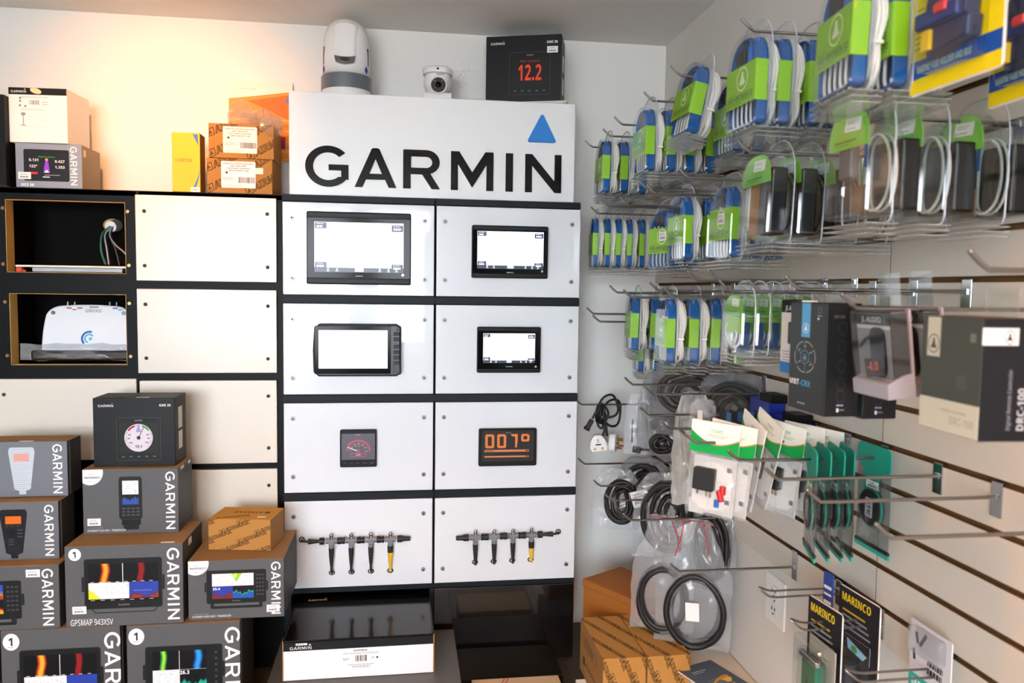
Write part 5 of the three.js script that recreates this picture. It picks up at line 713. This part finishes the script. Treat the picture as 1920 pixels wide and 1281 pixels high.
// ---- relay bags under folded headers
hook(-1.43, 1.258, 'hook piercing the front green and white header card', 0.325); hook(-1.83, 1.247, 'fourth-row hook in front of the grey foil bags'); hook(-1.68, 1.24, 'fourth-row hook just left of the green header cards'); hook(-1.56, 1.244, 'fourth-row hook hidden behind the front header card');
{
  const make = () => { const t = thing('relay_bag', 'x', 'relay bag', [0, 0, 0]); const w = 0.098, hh = 0.064, bh = 0.125;
    mesh('header', rb(w, hh, 0.0025, 0.001, 0, 0.034 - hh / 2, 0, 1), [M.paper, M.paper, M.paper, M.paper, print.relayHead, M.whiteMatte], t, 'folded white and green header card');
    mesh('staple', bx(0.012, 0.001, 0.001, 0.002, -0.018, 0.0018), M.chrome, t);
    mesh('film', bagGeo(w * 0.98, bh, 0.026, { crumple: 0.035, pinch: 0.05, nx: 12, ny: 16 }).translate(0, -0.028, 0), M.film, t);
    mesh('insert', bx(w * 0.86, bh * 0.9, 0.0008, 0.004, -0.03 - bh / 2, -0.004), [M.paper, M.paper, M.paper, M.paper, print.relayPaper, M.paper], t, 'white instruction paper');
    const r = mesh('relay', rb(0.042, 0.044, 0.02, 0.003, -0.012, -0.08, 0.006), M.rubber, t); mesh('terminal', join([-0.024, -0.006, 0.002].map((x, i) => bx(0.004, 0.012, 0.001, x, -0.107 - i * 0.001, 0.006))), M.copper, r);
    mesh('red_connector', join([cyl(0.006, 0.006, 0.022, 10).rotateZ(0.3).translate(0.022, -0.108, 0.006), cyl(0.006, 0.006, 0.016, 10).translate(0.026, -0.096, 0.006)]), M.red, t); mesh('blue_connector', cyl(0.005, 0.005, 0.014, 10).translate(0.016, -0.124, 0.006), M.blue, t);
    mesh('foot_fold', bx(0.03, 0.03, 0.001, -0.03, -0.142, 0.003).rotateX(0.1), M.whiteMatte, t); return t; };
  const p = make(), pl = [[0.605, 1.264, -1.43, -0.72], [0.642, 1.262, -1.43, -0.9], [0.682, 1.272, -1.43, -1.55, -0.32], [0.715, 1.275, -1.43, -1.5, -0.34], [0.748, 1.262, -1.43, -1.15], [0.79, 1.258, -1.43, -1.2], [0.83, 1.25, -1.43, -1.2]];
  const L = ['foremost relay bag with green and white header, red connector showing', 'second relay bag tucked right behind the foremost header', 'third relay bag whose header stands edge-on and peaked', 'fourth relay bag, tallest peaked white header', 'fifth relay bag with broad header left of the teal packs', 'sixth relay bag with header just above the teal packs', 'seventh relay bag, the one nearest the slatted wall'];
  pl.forEach(([x, y, z, a, lean], i) => { const c = i ? copyOf(p, L[i], [x, y, z], a, 'relay bags with green headers') : p; c.position.set(x, y, z); c.rotation.set(0, a, lean ?? (i ? rr(-0.12, -0.02) : -0.06)); if (i) for (const q of c.children.filter((m) => /_connector/.test(m.name))) c.remove(q); c.userData.label = L[i]; c.userData.group = 'relay bags with green headers'; });
}
// ---- teal packs
hook(-1.31, 1.249, 'hook holding the teal packs'); hook(-1.165, 1.25, 'long bare hook crossing in front of the teal packs'); hook(-1.035, 1.249, 'long bare hook just right of the teal pack hook'); hook(-0.87, 1.249, 'nearest long bare hook at the right edge, fourth row');
{
  const p = thing('audio_cable_pack', 'x', 'cable pack', [0, 0, 0]); const w = 0.108;
  const hd = new THREE.Shape(); hd.moveTo(-w / 2, -0.012); hd.lineTo(-w / 2, 0.012); hd.quadraticCurveTo(-w / 2, 0.024, -w / 2 + 0.014, 0.024); hd.lineTo(w / 2 - 0.014, 0.024); hd.quadraticCurveTo(w / 2, 0.024, w / 2, 0.012); hd.lineTo(w / 2, -0.012); hd.quadraticCurveTo(w / 2, -0.024, w / 2 - 0.014, -0.026); hd.lineTo(0.02, -0.03); hd.lineTo(0.014, -0.062); hd.lineTo(-0.034, -0.062); hd.lineTo(-0.03, -0.026);
  mesh('header', ext(hd, 0.003, 0.001, 1), M.teal, p, 'teal header card');
  mesh('film', bagGeo(w * 0.98, 0.16, 0.02, { crumple: 0.02, pinch: 0, nx: 10, ny: 14 }).translate(0, -0.012, 0), phy('#dde2e2', 0.1, { transmission: 0.95, thickness: 0, ior: 1.4 }), p);
  mesh('disc', cylZ(0.034, 0.034, 0.01, 32).translate(-0.004, -0.094, 0.0), M.rubber, p); mesh('disc_ring', new THREE.TorusGeometry(0.036, 0.0022, 8, 40).translate(-0.004, -0.094, 0.002), M.teal, p);
  mesh('disc_label', cylZ(0.032, 0.032, 0.001, 32).rotateZ(0).translate(-0.004, -0.094, 0.0056), [M.rubber, print.stk, print.stk], p); mesh('sticker', bx(0.04, 0.014, 0.0008, 0.0, -0.05, 0.003), M.sticker, p);
  mesh('bottom_strip', join([rb(w, 0.008, 0.004, 0.001, 0, -0.172, 0)]), M.teal, p); mesh('bottom_clip', rb(w, 0.006, 0.005, 0.001, 0, -0.165, 0), M.rubber, p);
  const pl = [[0.742, -1.9], [0.766, -1.86], [0.79, -1.83], [0.812, -1.88], [0.866, -1.6]], L = ['foremost teal-headed cable pack, seen nearly edge-on', 'second teal-headed cable pack from the tip', 'third teal-headed cable pack from the tip', 'fourth teal-headed cable pack from the tip', 'teal-headed cable pack alone by the wall with its round black disc in full view'];
  pl.forEach(([x, a], i) => { const c = i ? copyOf(p, L[i]) : p; c.position.set(x, 1.249, -1.31); c.rotation.set(0, a, 0); c.userData.label = L[i]; c.userData.group = 'teal-headed cable packs'; });
}
// ---- small blue-black cards deeper on the fourth row
{
  const p = thing('fuse_card', 'x', 'blister card', [0, 0, 0]); mesh('card', rb(0.0016, 0.09, 0.07, 0.0006, 0, -0.03, 0), M.blackBox, p); mesh('top_tab', rb(0.002, 0.022, 0.026, 0.0008, -0.0004, 0.006, 0.018), M.blue, p, 'blue card top'); mesh('blister', rb(0.012, 0.05, 0.045, 0.004, -0.007, -0.045, 0), M.clear, p); mesh('part', rb(0.007, 0.034, 0.03, 0.002, -0.006, -0.045, 0), M.rubber, p);
  const L = ['first of the small black cards with blue tops behind the foil bag', 'second of the small black cards with blue tops behind the foil bag', 'third of the small black cards with blue tops behind the foil bag', 'fourth small black card with blue top, nearest the wall'];
  [0.735, 0.762, 0.79, 0.818].forEach((x, i) => { const c = i ? copyOf(p, L[i]) : p; c.position.set(x, 1.262, -1.68); c.rotation.set(0, rr(-0.1, 0.1), 0); c.userData.label = L[i]; c.userData.group = 'small blue-topped cards'; });
  for (const [z, y, l, hgt] of [[-1.62, 1.262, 'bright blue small carton behind the peaked headers', 0.06], [-1.735, 1.29, 'upright bright blue small carton at the wall by the black cards', 0.05]]) { const t = thing('small_carton', l, 'box', [0.862, y, z]); mesh('carton', rb(0.04, hgt, 0.1, 0.002, 0, -hgt / 2 + 0.01, 0), std('#14309a', 0.4), t); mesh('black_end', rb(0.041, 0.02, 0.06, 0.002, 0, 0.016, 0.03), M.blackBox, t); }
}
// ---- bags of cable
function cableBag(name, label, pos, w, h, d, turn, o = {}) {
  const t = thing(name, label, 'bag', pos, turn, o.group); mesh('film', bagGeo(w, h, d, { crumple: o.crumple ?? 0.06, pinch: o.pinch ?? 0.5, cone: o.cone, nx: 22, ny: 30 }), o.film ?? M.film, t);
  for (const c of o.coils ?? []) mesh('cable_coil', coil(c[0], c[1], c[2], c[3], d * 0.6).rotateX(c[6] ?? 0).translate(c[4] ?? 0, c[5], 0), c[7] ?? M.cable, t, 'coiled black cable');
  for (const c of o.blobs ?? []) mesh('dark_part', rb(c[0], c[1], c[2], 0.004, c[3], c[4], c[5] ?? 0), c[6] ?? M.rubber, t);
  if (o.zip) { mesh('zip_strip', join([tube([[-w * 0.24, -0.006, 0.004], [0, -0.004, 0.006], [w * 0.24, -0.01, 0.004]], 0.0012, 8, 5)].concat(o.zip.map(([x0, y0, x1, y1]) => tube([[x0, y0, d * 0.2 + 0.004], [(x0 + x1) / 2 + 0.004, (y0 + y1) / 2, d * 0.3 + 0.004], [x1, y1, d * 0.35 + 0.004]], 0.0014, 8, 5)))), M.red, t, 'red zip strip'); }
  if (o.slip) mesh('paper_label', bx(o.slip[0], o.slip[1], 0.0008, o.slip[2], o.slip[3], d / 2 + 0.004).rotateZ(o.slip[4] ?? 0), o.slip[5] ?? M.paper, t, 'white paper label');
  return t;
}
hook(-1.96, 0.944, 'low hook carrying the red-zip cable bags'); hook(-2.28, 0.955, 'low hook in front of the dark cable bag'); hook(-2.14, 0.948, 'low hook above the dark cable bag with a white label'); hook(-2.45, 0.985, 'low hook nearest the corner under the hanging plugs', 0.3); hook(-1.62, 0.93, 'low bare hook above the wall outlet', 0.28);
cableBag('cable_bag', 'zip bag with red strip holding a big black cable ring, front one', [0.775, 0.946, -1.945], 0.2, 0.35, 0.035, -0.45, { cone: 0.6, crumple: 0.05, coils: [[0.07, 0.092, 4, 0.0085, 0.006, -0.25]], zip: [[0.02, -0.01, 0.036, -0.09], [-0.03, -0.01, -0.05, -0.1]], slip: [0.036, 0.05, -0.012, -0.245, 0.05] });
cableBag('cable_bag', 'zip bag with red strip behind and left of the front cable ring bag', [0.705, 0.946, -1.99], 0.17, 0.32, 0.035, -0.4, { cone: 0.55, crumple: 0.05, coils: [[0.06, 0.086, 5, 0.0085, 0.0, -0.23]], zip: [[0.02, -0.01, 0.045, -0.09]] });
cableBag('cable_bag', 'dark bag of thick black cable with barcode label, nearest the corner', [0.66, 1.0, -2.31], 0.15, 0.19, 0.05, -0.3, { coils: [[0.045, 0.062, 9, 0.006, 0.015, -0.1], [0.03, 0.048, 8, 0.006, 0.02, -0.1], [0.016, 0.034, 6, 0.006, 0.02, -0.1]], slip: [0.05, 0.05, 0.045, -0.1, 0.3, M.sticker] });
cableBag('cable_bag', 'dark bulging bag of black cable loops behind the barcode label', [0.755, 1.03, -2.33], 0.17, 0.2, 0.07, -0.5, { film: M.filmGrey, coils: [[0.06, 0.064, 12, 0.006, 0, -0.09], [0.042, 0.05, 10, 0.006, 0.01, -0.095], [0.026, 0.032, 8, 0.006, 0.01, -0.095]] });
cableBag('cable_bag', 'large shiny dark bag of black cable above the red-zip bags', [0.76, 1.03, -2.12], 0.2, 0.25, 0.06, -0.35, { crumple: 0.07, coils: [[0.07, 0.095, 12, 0.0058, 0.0, -0.125], [0.052, 0.078, 10, 0.0058, 0.01, -0.12], [0.034, 0.058, 9, 0.0058, 0.01, -0.12], [0.018, 0.04, 6, 0.0058, 0.01, -0.12]], slip: [0.06, 0.05, -0.02, -0.17, 0.5] });
cableBag('cable_bag', 'shiny dark bag of black cable at the wall, right of the red-zip bags', [0.84, 0.985, -1.98], 0.13, 0.25, 0.05, -0.7, { crumple: 0.07, coils: [[0.045, 0.095, 10, 0.0058, 0.0, -0.125], [0.03, 0.075, 9, 0.0058, 0.0, -0.125], [0.014, 0.055, 6, 0.0058, 0.0, -0.125]] });
hook(-1.97, 1.305, 'hook in front of the smoky cable bags'); hook(-1.8, 1.303, 'hook below and right of the smoky cable bags');
cableBag('parts_bag', 'narrow clear bag with small black clip at its bottom', [0.69, 1.245, -2.22], 0.07, 0.18, 0.03, -0.3, { blobs: [[0.025, 0.02, 0.014, 0.004, -0.165], [0.03, 0.008, 0.01, 0.03, -0.165], [0.004, 0.07, 0.004, -0.01, -0.11]] });
cableBag('parts_bag', 'smoky bag with flat grey part, left of the white foil bag', [0.765, 1.315, -2.2], 0.15, 0.25, 0.04, -0.3, { film: M.filmGrey, blobs: [[0.09, 0.13, 0.014, 0.01, -0.12, 0, std('#4a4644', 0.6)]], coils: [[0.03, 0.024, 8, 0.006, 0.0, -0.215], [0.014, 0.012, 8, 0.006, 0.0, -0.215]] });
cableBag('parts_bag', 'smoky bag of dark cable high under the corner packs', [0.79, 1.36, -2.05], 0.22, 0.16, 0.06, -0.5, { film: M.filmGrey, coils: [[0.08, 0.056, 10, 0.006, 0, -0.085, 0, std('#3a3634', 0.6)], [0.055, 0.036, 9, 0.006, 0, -0.085, 0, std('#3a3634', 0.6)], [0.03, 0.02, 8, 0.006, 0, -0.085, 0, std('#3a3634', 0.6)]] });
cableBag('parts_bag', 'smoky bag of dark cable against the slatted wall above blue cards', [0.835, 1.35, -1.86], 0.2, 0.16, 0.05, -0.8, { film: M.filmGrey, coils: [[0.07, 0.06, 10, 0.006, 0, -0.09, 0, std('#2f3230', 0.6)], [0.046, 0.04, 9, 0.006, 0, -0.09, 0, std('#2f3230', 0.6)], [0.024, 0.02, 8, 0.006, 0, -0.09, 0, std('#2f3230', 0.6)]] });
cableBag('parts_bag', 'crinkled white foil bag hanging long beside the green headers', [0.725, 1.3, -1.86], 0.095, 0.29, 0.035, -0.4, { crumple: 0.14, film: phy('#ecebe8', 0.2, { transmission: 0.74, thickness: 0 }), blobs: [[0.05, 0.06, 0.012, 0.0, -0.1, 0, std('#8c8c8a', 0.5)]] });
cableBag('parts_bag', 'small clear bag with pink-white tag just above the front header', [0.7, 1.3, -1.73], 0.065, 0.085, 0.02, -0.4, { crumple: 0.1, blobs: [[0.012, 0.05, 0.003, -0.006, -0.05, 0.012, M.paper], [0.02, 0.03, 0.01, 0.012, -0.055]] });
// ---- power lead on the corner hook
hook(-2.51, 1.172, 'corner hook carrying the black power lead', 0.3);
{
  const t = thing('power_lead', 'black power lead with two white three-pin plugs hung in a knot', 'power cord', [0.672, 1.176, -2.51]);
  mesh('cord', join([coil(0.03, 0.036, 1, 0.0042, 0.0).translate(0.012, -0.01, 0.006), coil(0.016, 0.032, 3, 0.0042, 0.02).rotateY(0.5).translate(-0.012, -0.036, 0.004), coil(0.034, 0.044, 1, 0.0042, 0).rotateY(0.3).translate(0.026, -0.032, 0), tube([[-0.012, -0.02, 0.005], [-0.03, -0.04, 0.008], [-0.034, -0.03, 0.01], [-0.045, -0.05, 0.01]], 0.0042, 20, 7), tube([[-0.014, -0.05, 0], [-0.024, -0.07, 0.002], [-0.012, -0.084, 0.006], [-0.004, -0.066, 0.008]], 0.0042, 20, 7), tube([[0.0, -0.06, 0.004], [-0.002, -0.09, 0.006], [-0.008, -0.112, 0.004]], 0.0042, 14, 7), tube([[0.002, -0.06, 0.004], [0.006, -0.09, 0.004], [0.008, -0.11, 0.002]], 0.0042, 14, 7)]), M.cable, t);
  mesh('device_socket', join([rb(0.016, 0.034, 0.013, 0.004).rotateZ(-0.5).translate(-0.054, -0.068, 0.01), rb(0.02, 0.012, 0.015, 0.003).rotateZ(-0.5).translate(-0.063, -0.083, 0.01)]), M.cable, t);
  const plug = (x, y, ry) => { const g = new THREE.Group(); g.name = 'plug'; g.scale.setScalar(1.15); g.position.set(x, y, 0.006); g.rotation.set(0, ry, 0.12); t.add(g); const s = new THREE.Shape(); s.moveTo(-0.018, -0.024); s.lineTo(0.018, -0.024); s.quadraticCurveTo(0.027, -0.02, 0.026, -0.008); s.quadraticCurveTo(0.022, 0.018, 0.008, 0.026); s.lineTo(-0.008, 0.026); s.quadraticCurveTo(-0.022, 0.018, -0.026, -0.008); s.quadraticCurveTo(-0.027, -0.02, -0.018, -0.024); mesh('shell', ext(s, 0.02, 0.004, 3), M.white, g); mesh('pin', join([bx(0.004, 0.008, 0.018, 0, 0.01, 0.028), bx(0.0065, 0.004, 0.017, -0.011, -0.012, 0.028), bx(0.0065, 0.004, 0.017, 0.011, -0.012, 0.028)]), M.copper, g); mesh('fuse_mark', bx(0.016, 0.004, 0.0008, 0, -0.002, 0.0204), M.rubber, g); };
  plug(-0.022, -0.132, -0.25); plug(0.02, -0.13, 1.0);
}
// ---- bottom right cards
hook(-1.44, 0.945, 'short loop hook just right of the low bare hook', 0.165, true); hook(-1.3, 0.94, 'short loop hook holding the black and yellow cards', 0.17, true); hook(-1.12, 0.935, 'short loop hook nearest, bottom right corner', 0.17, true);
function marineCard(label, x, yTop, z, w, h, turn) { const t = thing('connector_pack', label, 'blister card', [x, yTop, z], turn, 'black carded marine connectors'); mesh('card', toWall(ext(rrShape(w, h, 0.01), 0.0016)).translate(0, -h / 2, 0), M.whiteMatte, t); mesh('card_print', bx(0.0006, h * 0.99, w * 0.985, -0.002, -h / 2, 0), [M.paper, print.marine, M.paper, M.paper, M.paper, M.paper], t, 'black card print with yellow heading'); mesh('blister', toWall(ext(rrShape(w * 0.8, h * 0.5, 0.012), 0.03, 0.006)).translate(-0.002, -h * 0.7, 0), M.clear, t); mesh('picture', bx(0.0006, h * 0.17, w * 0.62, -0.0028, -h * 0.52, 0), [M.paper, print.lamp, M.paper, M.paper, M.paper, M.paper], t); mesh('connector', cyl(0.016, 0.018, 0.05, 20).translate(-0.018, -h * 0.76, 0), std('#2a2c34', 0.4), t); return t; }
marineCard('front black connector card with yellow heading on the loop hook', 0.775, 0.98, -1.3, 0.1, 0.2, 0.1); marineCard('rear black connector card with yellow heading, closer to the wall', 0.842, 0.995, -1.3, 0.12, 0.2, 0.06);
{ const t = thing('leaflet_card', 'narrow blue printed card between the two black connector cards', 'card', [0.838, 0.99, -1.4], 0.1); mesh('card', rb(0.003, 0.08, 0.03, 0.001, 0, -0.03, 0), std('#1d3f8c', 0.5), t); mesh('print_lines', join([bx(0.0006, 0.006, 0.022, -0.0019, -0.02, 0), bx(0.0006, 0.004, 0.022, -0.0019, -0.034, 0), bx(0.0006, 0.006, 0.022, -0.0019, -0.05, 0)]), M.paper, t); }
{ const t = thing('lamp_pack', 'clear blister box with green circuit part at the very bottom', 'blister pack', [0.757, 0.915, -1.295]); mesh('shell', toWall(ext(rrShape(0.094, 0.14, 0.012), 0.034, 0.006)).translate(0.01, -0.07, 0), M.clear, t); mesh('backing', rb(0.002, 0.13, 0.09, 0.001, 0.011, -0.07, 0), std('#b8b0a6', 0.6), t); mesh('green_part', rb(0.02, 0.08, 0.05, 0.004, -0.006, -0.075, 0), std('#0f6a50', 0.4), t); mesh('metal_clip', rb(0.01, 0.012, 0.06, 0.003, -0.014, -0.034, 0), M.chrome, t); }
{ const t = thing('meter_pack', 'white meter card with black handwriting marks, bottom right', 'blister card', [0.857, 1.005, -1.125]); mesh('card', bx(0.002, 0.12, 0.1, 0, -0.06, 0), [M.paper, print.meter, M.paper, M.paper, M.paper, M.paper], t); mesh('bubble', toWall(ext(rrShape(0.08, 0.045, 0.01), 0.014, 0.004)).translate(-0.001, -0.026, 0), M.film, t); }

renderer.render(scene, camera);
